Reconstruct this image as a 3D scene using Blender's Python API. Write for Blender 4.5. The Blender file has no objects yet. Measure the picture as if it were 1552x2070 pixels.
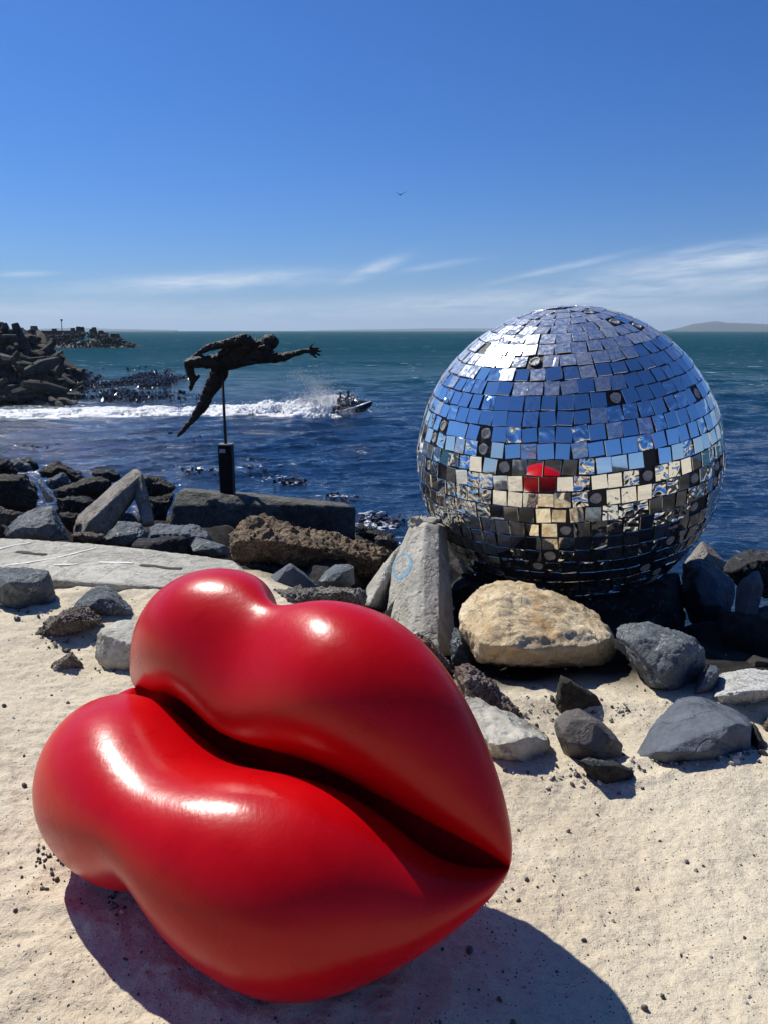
import bpy, bmesh, math, random
import numpy as np
from mathutils import Vector, Matrix, noise, Euler
random.seed(7); np.random.seed(7)
R_ = math.radians
scene = bpy.context.scene
COL = scene.collection

# ---------------------------------------------------------------- camera, sky, sun, exposure
CAM_Z = 1.6; PITCH = R_(13.2); F = 1564.0
cd = bpy.data.cameras.new('camera'); cam = bpy.data.objects.new('camera', cd); COL.objects.link(cam)
cam.location = (0, 0, CAM_Z); cam.rotation_euler = (R_(90) - PITCH, 0, 0)
cd.sensor_fit = 'VERTICAL'; cd.sensor_height = 24.0; cd.lens = 24.0 * F / 2070.0
cd.clip_start = 0.05; cd.clip_end = 60000
scene.camera = cam
SUN_AZ, SUN_EL = -45.0, 50.3
SUN = Vector((math.sin(R_(SUN_AZ)) * math.cos(R_(SUN_EL)), math.cos(R_(SUN_AZ)) * math.cos(R_(SUN_EL)), math.sin(R_(SUN_EL))))
sl = bpy.data.lights.new('sun', 'SUN'); so = bpy.data.objects.new('sun', sl); COL.objects.link(so)
sl.energy = 5.0; sl.angle = R_(0.6); sl.color = (1.0, 0.955, 0.865)
so.rotation_euler = SUN.to_track_quat('Z', 'Y').to_euler()
SEA_Z = -3.4

class NT:
    """tiny node-tree helper"""
    def __init__(s, tree): s.t = tree; s.n = tree.nodes; s.l = tree.links
    def node(s, ty, **kw):
        n = s.n.new(ty)
        for k, v in kw.items():
            if k == 'inp':
                for a, b in v.items(): s.set(n, a, b)
            else: setattr(n, k, v)
        return n
    def set(s, n, a, b):
        if hasattr(b, 'is_output') or isinstance(b, bpy.types.NodeSocket): s.l.new(b, n.inputs[a])
        else: n.inputs[a].default_value = b
    def math(s, op, a, b=None, c=None, clamp=False):
        n = s.n.new('ShaderNodeMath'); n.operation = op; n.use_clamp = clamp
        s.set(n, 0, a)
        if b is not None: s.set(n, 1, b)
        if c is not None: s.set(n, 2, c)
        return n.outputs[0]
    def mix(s, f, a, b):
        n = s.n.new('ShaderNodeMix'); n.data_type = 'RGBA'
        s.set(n, 0, f); s.set(n, 6, a); s.set(n, 7, b); return n.outputs[2]
    def noise(s, vec, scale, detail=4, rough=.55, dist=0.):
        n = s.node('ShaderNodeTexNoise'); s.l.new(vec, n.inputs['Vector'])
        n.inputs['Scale'].default_value = scale; n.inputs['Detail'].default_value = detail
        n.inputs['Roughness'].default_value = rough; n.inputs['Distortion'].default_value = dist
        return n.outputs['Fac']
    def ramp(s, f, lo, hi, a=0., b=1.):
        n = s.node('ShaderNodeMapRange'); n.clamp = True
        s.set(n, 0, f); s.set(n, 1, lo); s.set(n, 2, hi); s.set(n, 3, a); s.set(n, 4, b); return n.outputs[0]

def c4(c): return (c[0], c[1], c[2], 1.0)

world = bpy.data.worlds.new('World'); scene.world = world; world.use_nodes = True
w = NT(world.node_tree); bg = w.n['Background']
sky = w.node('ShaderNodeTexSky', sky_type='NISHITA', sun_disc=False)
sky.sun_elevation = R_(SUN_EL); sky.sun_rotation = R_(SUN_AZ); sky.altitude = 0; sky.air_density = 1.0
sky.dust_density = 0.6; sky.ozone_density = 2.5
tc = w.node('ShaderNodeTexCoord'); sx = w.node('ShaderNodeSeparateXYZ'); w.l.new(tc.outputs['Generated'], sx.inputs[0])
X, Y, Z = sx.outputs
az = w.math('ARCTAN2', X, Y); el = w.math('ARCSINE', Z)
def cloud_layer():
    cv = w.node('ShaderNodeCombineXYZ')
    w.l.new(az, cv.inputs[0]); w.l.new(w.math('MULTIPLY', w.math('SUBTRACT', el, w.math('MULTIPLY', az, .055)), 7.0), cv.inputs[1])
    n1 = w.noise(cv.outputs[0], 5.0, 6, .58, .6)
    n2 = w.noise(cv.outputs[0], 22.0, 4, .6, .8)
    n = w.math('ADD', w.math('MULTIPLY', n1, .68), w.math('MULTIPLY', n2, .32))
    tot = None
    #        azimuth, elevation, half width, half height, slope, strength
    for (a0, e0, wa, we, sl_, st) in [(-.225, .056, .15, .0095, .07, 1.0), (-.33, .046, .10, .006, .03, .5), (-.015, .073, .035, .0075, .35, .8),
                                      (.06, .077, .045, .004, .15, .35), (.395, .078, .17, .013, .13, 1.0), (.455, .090, .07, .0055, .2, .95),
                                      (.20, .070, .08, .004, .2, .6), (.37, .090, .045, .005, .12, .6), (.30, .046, .40, .014, .06, 1.), (-.42, .062, .03, .003, .05, .6), (.0, .024, 1.2, .012, 0, .55),
                                      (.85, .08, .2, .012, .1, .8), (-.9, .07, .25, .012, .05, .8), (1.8, .09, .4, .02, .05, .8), (-2.0, .1, .5, .02, .05, .8), (3.0, .09, .3, .015, .05, .8)]:
        da = w.math('SUBTRACT', az, a0)
        de = w.math('SUBTRACT', w.math('SUBTRACT', el, e0), w.math('MULTIPLY', da, sl_))
        q = w.math('ADD', w.math('POWER', w.math('ABSOLUTE', w.math('DIVIDE', da, wa)), 2.), w.math('POWER', w.math('ABSOLUTE', w.math('DIVIDE', de, we)), 2.))
        g = w.math('MULTIPLY', w.math('EXPONENT', w.math('MULTIPLY', q, -1.)), st)
        tot = g if tot is None else w.math('MAXIMUM', tot, g)
    m = w.math('MULTIPLY', tot, w.ramp(n, .34, .58))
    return m
cm = cloud_layer()
tint = w.node('ShaderNodeMix', data_type='RGBA', blend_type='MULTIPLY'); tint.inputs[0].default_value = 1.; w.l.new(sky.outputs[0], tint.inputs[6]); tint.inputs[7].default_value = (.25, .585, 1.15, 1)
hz = w.math('EXPONENT', w.math('MULTIPLY', w.math('ABSOLUTE', el), -16.))
skyc = w.mix(w.math('MULTIPLY', hz, .85), tint.outputs[2], (4.9, 6.5, 8.9, 1))
skyc = w.mix(w.math('MULTIPLY', cm, .85), skyc, (8.4, 9.4, 10.8, 1))
w.l.new(skyc, bg.inputs[0]); bg.inputs[1].default_value = 0.078
vs = scene.view_settings
vs.view_transform = 'Standard'; vs.look = 'None'; vs.gamma = 1; vs.use_curve_mapping = False; vs.exposure = 0.10
scene.cycles.max_bounces = 8; scene.cycles.glossy_bounces = 4; scene.cycles.caustics_reflective = False; scene.cycles.caustics_refractive = False
scene.cycles.use_denoising = True
scene.cycles.sample_clamp_indirect = 6

# ---------------------------------------------------------------- geometry helpers
def ray(px, py):
    a = (px - 776) / F; b = (1035 - py) / F
    return Vector((a, math.cos(PITCH) + b * math.sin(PITCH), -math.sin(PITCH) + b * math.cos(PITCH)))
def PY(px, py, y):
    d = ray(px, py); t = y / d.y; return Vector((d.x * t, y, CAM_Z + d.z * t))
def PZ(px, py, z):
    d = ray(px, py); t = (z - CAM_Z) / d.z; return Vector((d.x * t, d.y * t, z))
def proj(p):
    x, y, z = p[0], p[1], p[2] - CAM_Z
    d = y * math.cos(PITCH) - z * math.sin(PITCH); u = y * math.sin(PITCH) + z * math.cos(PITCH)
    return 776 + F * x / d, 1035 - F * u / d
def PG(px, py):
    """where the view ray through a pixel meets the ground"""
    z = 0.
    for _ in range(40):
        p = PZ(px, py, z); z = z * .5 + .5 * float(ground_h(p.x, p.y))
    return PZ(px, py, z)
def tag(o, label=None, cat=None, group=None, kind=None):
    if label: o['label'] = label
    if cat: o['category'] = cat
    if group: o['group'] = group
    if kind: o['kind'] = kind
    return o
def empty(name, loc=(0, 0, 0), rot=(0, 0, 0)):
    o = bpy.data.objects.new(name, None); COL.objects.link(o); o.location = loc; o.rotation_euler = rot; o.empty_display_size = .1
    return o
def obj_from_mesh(name, me, mat=None, parent=None, smooth=False):
    if mat is not None and not me.materials: me.materials.append(mat)
    if smooth: me.shade_smooth()
    o = bpy.data.objects.new(name, me); COL.objects.link(o)
    if parent: o.parent = parent
    return o
def obj_from_bm(name, bm, mat=None, parent=None, smooth=False):
    me = bpy.data.meshes.new(name); bm.to_mesh(me); bm.free()
    return obj_from_mesh(name, me, mat, parent, smooth)
def np_mesh(name, V, Fq, mat=None, smooth=True):
    me = bpy.data.meshes.new(name); V = np.asarray(V, np.float32); Fq = np.asarray(Fq, np.int32)
    me.vertices.add(len(V)); me.vertices.foreach_set('co', V.ravel())
    k = Fq.shape[1]; me.loops.add(Fq.size); me.loops.foreach_set('vertex_index', Fq.ravel())
    me.polygons.add(len(Fq)); me.polygons.foreach_set('loop_start', np.arange(0, Fq.size, k, dtype=np.int32))
    me.polygons.foreach_set('loop_total', np.full(len(Fq), k, np.int32))
    me.update(calc_edges=True); me.validate()
    if smooth: me.shade_smooth()
    if mat: me.materials.append(mat)
    return me
def grid_faces(nr, nc, wrap=False):
    i = np.arange(nr - 1)[:, None]; j = np.arange(nc if wrap else nc - 1)[None]
    j2 = (j + 1) % nc
    a = i * nc + j; b = i * nc + j2; c = (i + 1) * nc + j2; d = (i + 1) * nc + j
    return np.stack([a, b, c, d], -1).reshape(-1, 4)
_rng = np.random.RandomState(3)
_perm = _rng.randint(0, 1 << 30, 4096)
def vnoise(x, y, seed=0):
    """smooth value noise, vectorised, range -1..1"""
    xi = np.floor(x).astype(np.int64); yi = np.floor(y).astype(np.int64); fx = x - xi; fy = y - yi
    fx = fx * fx * fx * (fx * (fx * 6 - 15) + 10); fy = fy * fy * fy * (fy * (fy * 6 - 15) + 10)
    def h(a, b):
        k = (a * 73856093) ^ (b * 19349663) ^ (seed * 83492791 + 1013)
        k = (k ^ (k >> 13)) * 1274126177
        return (((k ^ (k >> 16)) & 0xFFFF) / 32767.5) - 1
    return (h(xi, yi) * (1 - fx) + h(xi + 1, yi) * fx) * (1 - fy) + (h(xi, yi + 1) * (1 - fx) + h(xi + 1, yi + 1) * fx) * fy
def fbm(x, y, oct=4, seed=0, gain=.5):
    s = 0; a = 1; f = 1
    for o in range(oct):
        c, n = math.cos(o * 1.1 + .3), math.sin(o * 1.1 + .3)
        s = s + a * vnoise((x * c - y * n) * f, (x * n + y * c) * f, seed + o); a *= gain; f *= 2.07
    return s

# ---------------------------------------------------------------- materials
def new_mat(name):
    m = bpy.data.materials.new(name); m.use_nodes = True; n = NT(m.node_tree); return m, n, n.n['Principled BSDF']
def simple_mat(name, col, rough=.5, metal=0., bump=0., bscale=30, var=.2, spec=.5):
    m, n, b = new_mat(name); tc = n.node('ShaderNodeTexCoord').outputs['Object']
    f = n.noise(tc, bscale, 5, .6)
    dk = tuple(c * (1 - var) for c in col); lt = tuple(min(1, c * (1 + var)) for c in col)
    n.l.new(n.mix(n.ramp(f, .3, .7), c4(dk), c4(lt)), b.inputs['Base Color'])
    b.inputs['Roughness'].default_value = rough; b.inputs['Metallic'].default_value = metal; b.inputs['Specular IOR Level'].default_value = spec
    if bump:
        bp = n.node('ShaderNodeBump', inp={'Height': f, 'Strength': bump, 'Distance': .02}); n.l.new(bp.outputs[0], b.inputs['Normal'])
    return m
def rock_mat(name, c1, c2, c3=None, vein=None, scale=4., bump=.6, rough=.75, speck=.35, pits=0., spec=.3):
    m, n, b = new_mat(name); tc = n.node('ShaderNodeTexCoord').outputs['Object']
    oi = n.node('ShaderNodeObjectInfo'); va = n.node('ShaderNodeVectorMath', operation='ADD'); n.l.new(tc, va.inputs[0])
    sc = n.node('ShaderNodeVectorMath', operation='SCALE'); sc.inputs['Scale'].default_value = 37.
    cb = n.node('ShaderNodeCombineXYZ'); n.l.new(oi.outputs['Random'], cb.inputs[0]); n.l.new(oi.outputs['Random'], cb.inputs[1]); n.l.new(cb.outputs[0], sc.inputs[0]); n.l.new(sc.outputs[0], va.inputs[1])
    P = va.outputs[0]
    n1 = n.noise(P, scale, 8, .62, .4); n2 = n.noise(P, scale * 6, 8, .7); n3 = n.noise(P, scale * 30, 4, .7)
    col = n.mix(n.ramp(n1, .35, .65), c4(c1), c4(c2))
    if c3: col = n.mix(n.math('MULTIPLY', n.ramp(n.noise(P, scale * 1.7, 6, .65, 1.), .50, .66), .85), col, c4(c3))
    dark = tuple(c * .45 for c in c1)
    col = n.mix(n.math('MULTIPLY', n.ramp(n2, .58, .42), speck), col, c4(dark))
    lt = tuple(min(1, c * 1.5) for c in c2)
    col = n.mix(n.math('MULTIPLY', n.ramp(n3, .56, .72), speck), col, c4(lt))
    if vein:
        wv = n.math('ABSOLUTE', n.math('SUBTRACT', n.noise(P, scale * .9, 5, .5, 1.2), .5))
        col = n.mix(n.ramp(wv, .008, .0), col, c4(vein))
    h = n.math('ADD', n.math('MULTIPLY', n1, .5), n.math('ADD', n.math('MULTIPLY', n2, .4), n.math('MULTIPLY', n3, .14)))
    crack = n.math('ABSOLUTE', n.math('SUBTRACT', n.noise(P, scale * 1.1, 6, .6, .5), .5))
    ck = n.ramp(crack, .0, .018)
    h = n.math('ADD', h, n.math('MULTIPLY', ck, .12))
    col = n.mix(n.math('MULTIPLY', n.math('SUBTRACT', 1., ck), .5), col, c4(dark))
    if pits:
        vo = n.node('ShaderNodeTexVoronoi'); n.l.new(P, vo.inputs['Vector']); vo.inputs['Scale'].default_value = scale * 9
        h = n.math('ADD', h, n.math('MULTIPLY', n.ramp(vo.outputs['Distance'], .0, .35), pits))
        col = n.mix(n.ramp(vo.outputs['Distance'], .12, .05, 0, pits), col, c4(tuple(c * .25 for c in c1)))
    bp = n.node('ShaderNodeBump', inp={'Height': h, 'Strength': min(1., bump * 1.3), 'Distance': .075}); n.l.new(bp.outputs[0], b.inputs['Normal'])
    n.l.new(col, b.inputs['Base Color']); b.inputs['Roughness'].default_value = rough; b.inputs['Specular IOR Level'].default_value = spec
    return m
M = {}
M['bluegrey'] = rock_mat('blue_grey_stone', (.10, .12, .135), (.19, .215, .23), (.13, .15, .145), vein=(.45, .45, .42), scale=3.5)
M['slate'] = rock_mat('slate_stone', (.085, .10, .125), (.15, .17, .20), (.12, .135, .15), scale=2.5, bump=.45)
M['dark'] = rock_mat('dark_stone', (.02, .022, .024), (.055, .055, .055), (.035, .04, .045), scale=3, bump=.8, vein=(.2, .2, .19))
M['darkbrown'] = rock_mat('dark_brown_stone', (.035, .03, .025), (.10, .085, .07), (.05, .05, .045), scale=4, bump=1., pits=.3)
M['tan'] = rock_mat('tan_stone', (.56, .42, .235), (.78, .65, .43), (.46, .25, .09), scale=3.2, bump=.55, speck=.28)
M['brownrough'] = rock_mat('rough_brown_stone', (.22, .18, .14), (.38, .33, .28), (.14, .12, .11), scale=6, bump=1., pits=.3)
M['white'] = rock_mat('white_stone', (.55, .55, .52), (.78, .78, .74), (.62, .60, .55), scale=4, bump=.7, speck=.3, pits=.25)
M['concrete'] = rock_mat('weathered_concrete', (.40, .38, .32), (.58, .555, .475), (.31, .295, .245), scale=2.2, bump=.5, speck=.3, pits=.2)
M['conc_dark'] = rock_mat('mossy_shade_concrete', (.08, .08, .072), (.19, .19, .165), (.04, .044, .038), scale=3, bump=.7, speck=.5, pits=.3)  # taken darker so the statue block's shaded front is in the colour
M['conc_warm'] = rock_mat('stained_concrete', (.26, .23, .19), (.38, .35, .30), (.14, .12, .10), scale=3, bump=.7, speck=.4, pits=.3)
M['redrock'] = rock_mat('reddish_stone', (.24, .17, .14), (.40, .33, .28), (.30, .07, .05), vein=(.7, .66, .6), scale=6, bump=1., pits=.3)
M['conglom'] = rock_mat('pebbly_conglomerate', (.19, .13, .08), (.50, .37, .24), (.10, .075, .055), scale=7, bump=1., pits=.6, speck=.6)
M['gravelly'] = rock_mat('pebbly_pale_conglomerate', (.20, .18, .16), (.52, .48, .42), (.10, .09, .08), scale=7, bump=1., pits=.6, speck=.6)
M['dolos'] = rock_mat('dark_weathered_concrete', (.05, .048, .042), (.125, .115, .095), (.025, .025, .022), scale=.7, bump=.6, rough=.85, spec=.15)

# ---------------------------------------------------------------- ground
def edge_y(x): return np.interp(x, [-40, -.9, .3, 40], [5.2, 5.0, 3.2, 3.2])
def ground_h(x, y):
    x = np.asarray(x, float); y = np.asarray(y, float)
    t = y - edge_y(x)
    z = np.interp(t, [-50, 0, .5, 1.5, 3, 5, 8, 11, 14, 22, 60], [0, 0, -.12, -.40, -.8, -1.15, -1.75, -2.6, -3.9, -6, -7])
    # bank behind the photographer
    z = z + np.interp(-y, [0, 2.5, 6, 11, 16, 60, 600], [0, 0, .25, 1.3, 2.2, 3., 8.])
    # crest in front of the half buried rocks on the right
    r = np.interp(x, [.15, .5], [0, 1])
    z = z + r * (.035 * np.exp(-((y - 2.60) / .15) ** 2) - .05 * np.exp(-((y - 2.98) / .22) ** 2))
    z = z - np.interp(x, [1.7, 2.6], [0, 1]) * np.interp(t, [2.2, 5], [0, 1.7])
    z = z + .05 * np.exp(-(((x + 1.9) / .7) ** 2 + ((y - 4.2) / .5) ** 2))
    return z
def build_ground():
    ys = np.concatenate([-np.geomspace(400, 1.0, 90), np.linspace(-.95, .8, 40), np.geomspace(.82, 6.5, 560), np.linspace(6.6, 22, 110), np.geomspace(22.5, 80, 30)])
    u = np.concatenate([-np.geomspace(60, 1.02, 45), np.linspace(-1., 1., 560), np.geomspace(1.02, 60, 45)])
    yy = np.repeat(ys[:, None], len(u), 1)
    wsc = np.interp(np.abs(ys), [0, 1.2, 6, 20, 400], [1.3, 1.3, 3.8, 11, 60])[:, None]
    xx = u[None] * wsc
    z = ground_h(xx, yy)
    near = np.clip(1 - (np.abs(yy) - 6) / 6, 0, 1)
    sand = np.clip(1 - (yy - edge_y(xx) - .05 + .15 * fbm(xx * 2, yy * 2, 2, 9)) / np.interp(xx, [-.9, .3], [.8, .3]), 0, 1)
    calm = np.interp(xx, [-.6, .6], [1., .5]); dn = .020 * fbm(xx * 1.7, yy * 1.7, 3, 5) + .008 * calm * fbm(xx * 6, yy * 7, 3, 11)
    rip = -np.abs(vnoise(xx * 9 + 3, yy * 14, 31)) * .007 * calm + .0030 * fbm(xx * 26, yy * 30, 3, 51)
    # shallow scooped prints
    rs = np.random.RandomState(5); dent = 0
    for k in range(90):
        cx, cy = rs.uniform(-3.2, 3.2), rs.uniform(1.0, 5.); a = rs.uniform(0, 3.14); l, wd = rs.uniform(.09, .16), rs.uniform(.035, .07)
        dx, dy = xx - cx, yy - cy; p = dx * math.cos(a) + dy * math.sin(a); q = -dx * math.sin(a) + dy * math.cos(a)
        e = (p / l) ** 2 + (q / wd) ** 2
        dent = dent - rs.uniform(.008, .018) * np.exp(-e) + .007 * np.exp(-((np.sqrt(e) - 1.7) / .5) ** 2)
    z = z + near * sand * (dn + rip + dent) + (1 - sand) * .25 * fbm(xx * 1.1, yy * 1.1, 4, 77) * np.clip((yy - edge_y(xx)) / 2, 0, 1)
    z = z + .3 * fbm(xx * .5, yy * .5, 3, 8) * np.clip((-yy - 5) / 6, 0, 1)
    m, n, b = new_mat('sand_shingle_shade')
    P = n.node('ShaderNodeTexCoord').outputs['Object']
    a1 = n.noise(P, 1.3, 5, .6, .3); a2 = n.noise(P, 45, 5, .75); a3 = n.noise(P, 260, 3, .7)
    sandc = n.mix(n.ramp(a1, .35, .65), (.60, .515, .375, 1), (.69, .61, .46, 1))
    sandc = n.mix(n.math('MULTIPLY', n.ramp(a2, .50, .66), .42), sandc, (.30, .25, .19, 1))
    sandc = n.mix(n.math('MULTIPLY', n.ramp(a3, .52, .68), .55), sandc, (.22, .18, .14, 1))
    vo = n.node('ShaderNodeTexVoronoi'); n.l.new(P, vo.inputs['Vector']); vo.inputs['Scale'].default_value = 75; vo.inputs['Randomness'].default_value = 1
    sel = n.ramp(vo.outputs['Color'], .38, .34)
    spk = n.math('MULTIPLY', n.ramp(vo.outputs['Distance'], .22, .15), sel)
    sandc = n.mix(n.math('MULTIPLY', spk, .8), sandc, (.09, .075, .065, 1))
    dk = n.mix(n.ramp(n.noise(P, 3.5, 6, .6), .4, .6), (.014, .013, .012, 1), (.045, .04, .035, 1))  # shingle deepened to paint in the black shade around ball and rocks
    at = n.node('ShaderNodeAttribute', attribute_name='sand'); 
    col = n.mix(at.outputs['Fac'], dk, sandc)
    n.l.new(col, b.inputs['Base Color']); b.inputs['Roughness'].default_value = .92; b.inputs['Specular IOR Level'].default_value = .12
    h = n.math('ADD', n.math('MULTIPLY', n.noise(P, 17, 5, .65, .5), .015), n.math('ADD', n.math('MULTIPLY', a2, .009), n.math('MULTIPLY', a3, .0015)))
    h = n.math('ADD', h, n.math('MULTIPLY', spk, .004))
    bp = n.node('ShaderNodeBump', inp={'Height': h, 'Strength': .9, 'Distance': 1.0}); n.l.new(bp.outputs[0], b.inputs['Normal'])
    me = np_mesh('ground', np.stack([xx, yy, z], -1).reshape(-1, 3), grid_faces(len(ys), len(u)), m)
    aa = me.attributes.new('sand', 'FLOAT', 'POINT'); s2 = sand * np.interp(-yy, [3.6, 5.2], [1, .0])
    aa.data.foreach_set('value', s2.astype(np.float32).ravel())
    tag(obj_from_mesh('ground', me), 'pale sand littered with dark pebbles, running down to dark shingle and painted shade', kind='structure')
build_ground()

# ---------------------------------------------------------------- sea
def build_sea():
    # rows: even steps in the picture's depression angle, then out to the horizon
    r = 5.0 / np.tan(np.radians(np.concatenate([np.linspace(26, 2.2, 820), np.geomspace(2.15, .026, 55)])))
    a = np.concatenate([np.radians(np.linspace(-178, -34, 60)), np.radians(np.linspace(-33.6, 33.6, 620)), np.radians(np.linspace(34, 178, 60))])
    rr, A = np.meshgrid(r, a, indexing='ij'); xx = rr * np.sin(A); yy = rr * np.cos(A)
    cell = np.gradient(r)[:, None] * np.ones_like(xx)
    z = np.zeros_like(xx); rs = np.random.RandomState(12); dxs = np.zeros_like(xx); dys = np.zeros_like(xx)
    wx = xx + .8 * fbm(xx * .25, yy * .25, 2, 3); wy = yy + .8 * fbm(xx * .25, yy * .25, 2, 19)
    for k in range(120):
        lam = .36 * (6 / .36) ** (rs.rand() ** 1.5); d = math.radians(-76 + rs.normal() * 24); kk = 2 * math.pi / lam
        amp = .0115 * lam ** .80 * rs.uniform(.5, 1.2)
        att = np.clip((lam / cell - 2.0) / 2, 0, 1)
        ph = kk * (wx * math.cos(d) + wy * math.sin(d)) + rs.uniform(0, 6.28)
        z += att * amp * (1.0 - 2 * np.abs(np.sin(ph / 2)) ** 1.3)
    z *= np.clip(.55 + .45 * fbm(xx * .06, yy * .06, 2, 44), .3, 1.2)
    z = z + SEA_Z
    m, n, b = new_mat('sea_water')
    P = n.node('ShaderNodeTexCoord').outputs['Object']; sx = n.node('ShaderNodeSeparateXYZ'); n.l.new(P, sx.inputs[0])
    lenv = n.node('ShaderNodeVectorMath', operation='LENGTH'); n.l.new(P, lenv.inputs[0]); D = lenv.outputs['Value']
    big = n.noise(P, .022, 4, .6)
    t = n.ramp(n.math('ADD', D, n.math('MULTIPLY', n.math('SUBTRACT', big, .5), 80)), 42, 90)
    t2 = n.ramp(D, 350, 2500)
    col = n.mix(t, (.005, .024, .066, 1), (.002, .050, .074, 1)); col = n.mix(t2, col, (.002, .062, .068, 1))
    shallow = n.math('MULTIPLY', n.ramp(D, 21, 15), .6); col = n.mix(shallow, col, (.015, .03, .035, 1))
    mp = n.node('ShaderNodeMapping'); n.l.new(P, mp.inputs[0]); mp.inputs['Rotation'].default_value = (0, 0, R_(18)); mp.inputs['Scale'].default_value = (.45, 1.0, 1)
    f1 = n.noise(mp.outputs[0], .9, 6, .62, .3); f2 = n.noise(mp.outputs[0], 5.0, 5, .65, .3); f3 = n.noise(mp.outputs[0], .16, 5, .6, .3)
    bh = n.math('ADD', n.math('MULTIPLY', f1, n.ramp(D, 40, 120, .30, .9)), n.math('ADD', n.math('MULTIPLY', f2, n.ramp(D, 30, 150, .035, .12)), n.math('MULTIPLY', f3, n.ramp(D, 60, 200, 0., 2.0))))
    bp = n.node('ShaderNodeBump', inp={'Height': bh, 'Strength': 1.0, 'Distance': 1.0}); n.l.new(bp.outputs[0], b.inputs['Normal'])
    # whitecaps offshore
    cap = n.noise(mp.outputs[0], .55, 5, .7, .6); cap2 = n.noise(P, .03, 3, .5)
    cm = n.math('MULTIPLY', n.ramp(cap, .635, .67), n.math('MULTIPLY', n.ramp(D, 50, 110), n.ramp(cap2, .40, .55)))
    capf = n.noise(mp.outputs[0], .14, 6, .72, .6); cm2 = n.math('MULTIPLY', n.ramp(capf, .635, .68), n.ramp(D, 200, 400))
    cm = n.math('MULTIPLY', n.math('MAXIMUM', cm, cm2), .8)
    shore = n.math('MULTIPLY', n.ramp(n.noise(P, 2.2, 6, .7, 1.), .62, .68), n.ramp(D, 21, 18.5)); cm = n.math('MAXIMUM', cm, shore)
    col = n.mix(cm, col, (.8, .84, .85, 1))
    n.l.new(col, b.inputs['Base Color']); n.l.new(n.ramp(D, 28, 110, 1.33, 1.09), b.inputs['IOR'])
    n.l.new(n.math('MAXIMUM', n.ramp(D, 25, 220, .05, .42), n.math('MULTIPLY', cm, .8)), b.inputs['Roughness'])
    n.l.new(n.ramp(D, 22, 130, .46, .05), b.inputs['Specular IOR Level'])
    me = np_mesh('sea', np.stack([xx, yy, z], -1).reshape(-1, 3), grid_faces(*xx.shape)[:, ::-1], m)
    tag(obj_from_mesh('sea', me), 'choppy blue green sea with small white caps', kind='structure')
build_sea()

# ---------------------------------------------------------------- far land
def ridge(name, label, pts, dist, depth):
    """a low range of hills: crest given by (azimuth px, height px above the horizon)"""
    bm = bmesh.new(); rows = []
    pts2 = []
    for i in range(len(pts) - 1):
        for k in range(12):
            f = k / 12; pts2.append((pts[i][0] * (1 - f) + pts[i + 1][0] * f, pts[i][1] * (1 - f) + pts[i + 1][1] * f))
    pts2.append(pts[-1])
    V = []; m = 7
    for i, (px, hp) in enumerate(pts2):
        x = (px - 776) / F * math.cos(0) / math.cos(PITCH) * dist
        H = hp / F * dist * 1.05
        for j in range(m):
            f = j / (m - 1); s = math.sin(math.pi * f) ** .8
            V.append((x * (1 + f * depth / dist), dist + depth * (f - .5) + 60 * noise.noise(Vector((px * .02, f * 3, 1))), SEA_Z - 4 + (H + 8) * s * (1 + .10 * noise.noise(Vector((px * .05, f * 4, 2))))))
    me = np_mesh(name, V, grid_faces(len(pts2), m), M_hill)
    return tag(obj_from_mesh(name, me), label, kind='structure')
M_hill = simple_mat('hill_scrub', (.045, .055, .045), .9, bscale=.004, var=.3)
ridge('hills', 'low bluish hills on the horizon at the right', [(1240, 1), (1280, 13), (1310, 17), (1345, 14), (1390, 12), (1430, 9), (1470, 11), (1520, 10), (1580, 9), (1660, 7), (1760, 4), (1860, 1)], 7000, 2500)
ridge('far_coast', 'faint low coast on the horizon left of centre', [(640, 0), (720, 2), (790, 3), (850, 4), (920, 4), (980, 4), (1080, 5), (1180, 3), (1250, 1)], 9500, 2000)
ridge('headland', 'faint low headland behind the far breakwater', [(150, 1), (200, 4), (240, 5), (270, 4.5), (320, 3), (420, 1)], 6500, 1500)

# ---------------------------------------------------------------- lips sculpture
LV = [-0.4449, 2.0266, 0.4292, -38.0515, 0.6833, -34.4593, 0.7966, 0.2692, 1.0607, 0.0431, 0.1305, 0.069, 0.1479, -45.0335, 50.3372,
 0.2207, 0.2398, 0.2539, 0.2397, 0.2001, 0.1781, 0.0846, 0.2272, 0.2392, 0.2019, 0.1944, 0.1917, 0.246, 0.2907, 0.3035, 0.2793, 0.2386, 0.1892, 0.039, -0.0237, -0.023, -0.0272, -0.0181, -0.0021, -0.0466, -0.0616, -0.0443, -0.0066, 0.0036, 0.0043,
 0.2262, 0.2645, 0.2931, 0.2295, 0.1772, 0.1652, 0.2973, 0.2834, 0.2845, 0.2553, 0.2291, 0.197, -0.2659, -0.2604, -0.2823, -0.3007, -0.241, -0.1361, 0.002, 0.0437, 0.0569, 0.0211, 0.0083, -0.0055, -0.123, 0.0717, 0.0356, 0.0068, 0.0062, 0.0043]
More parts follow.
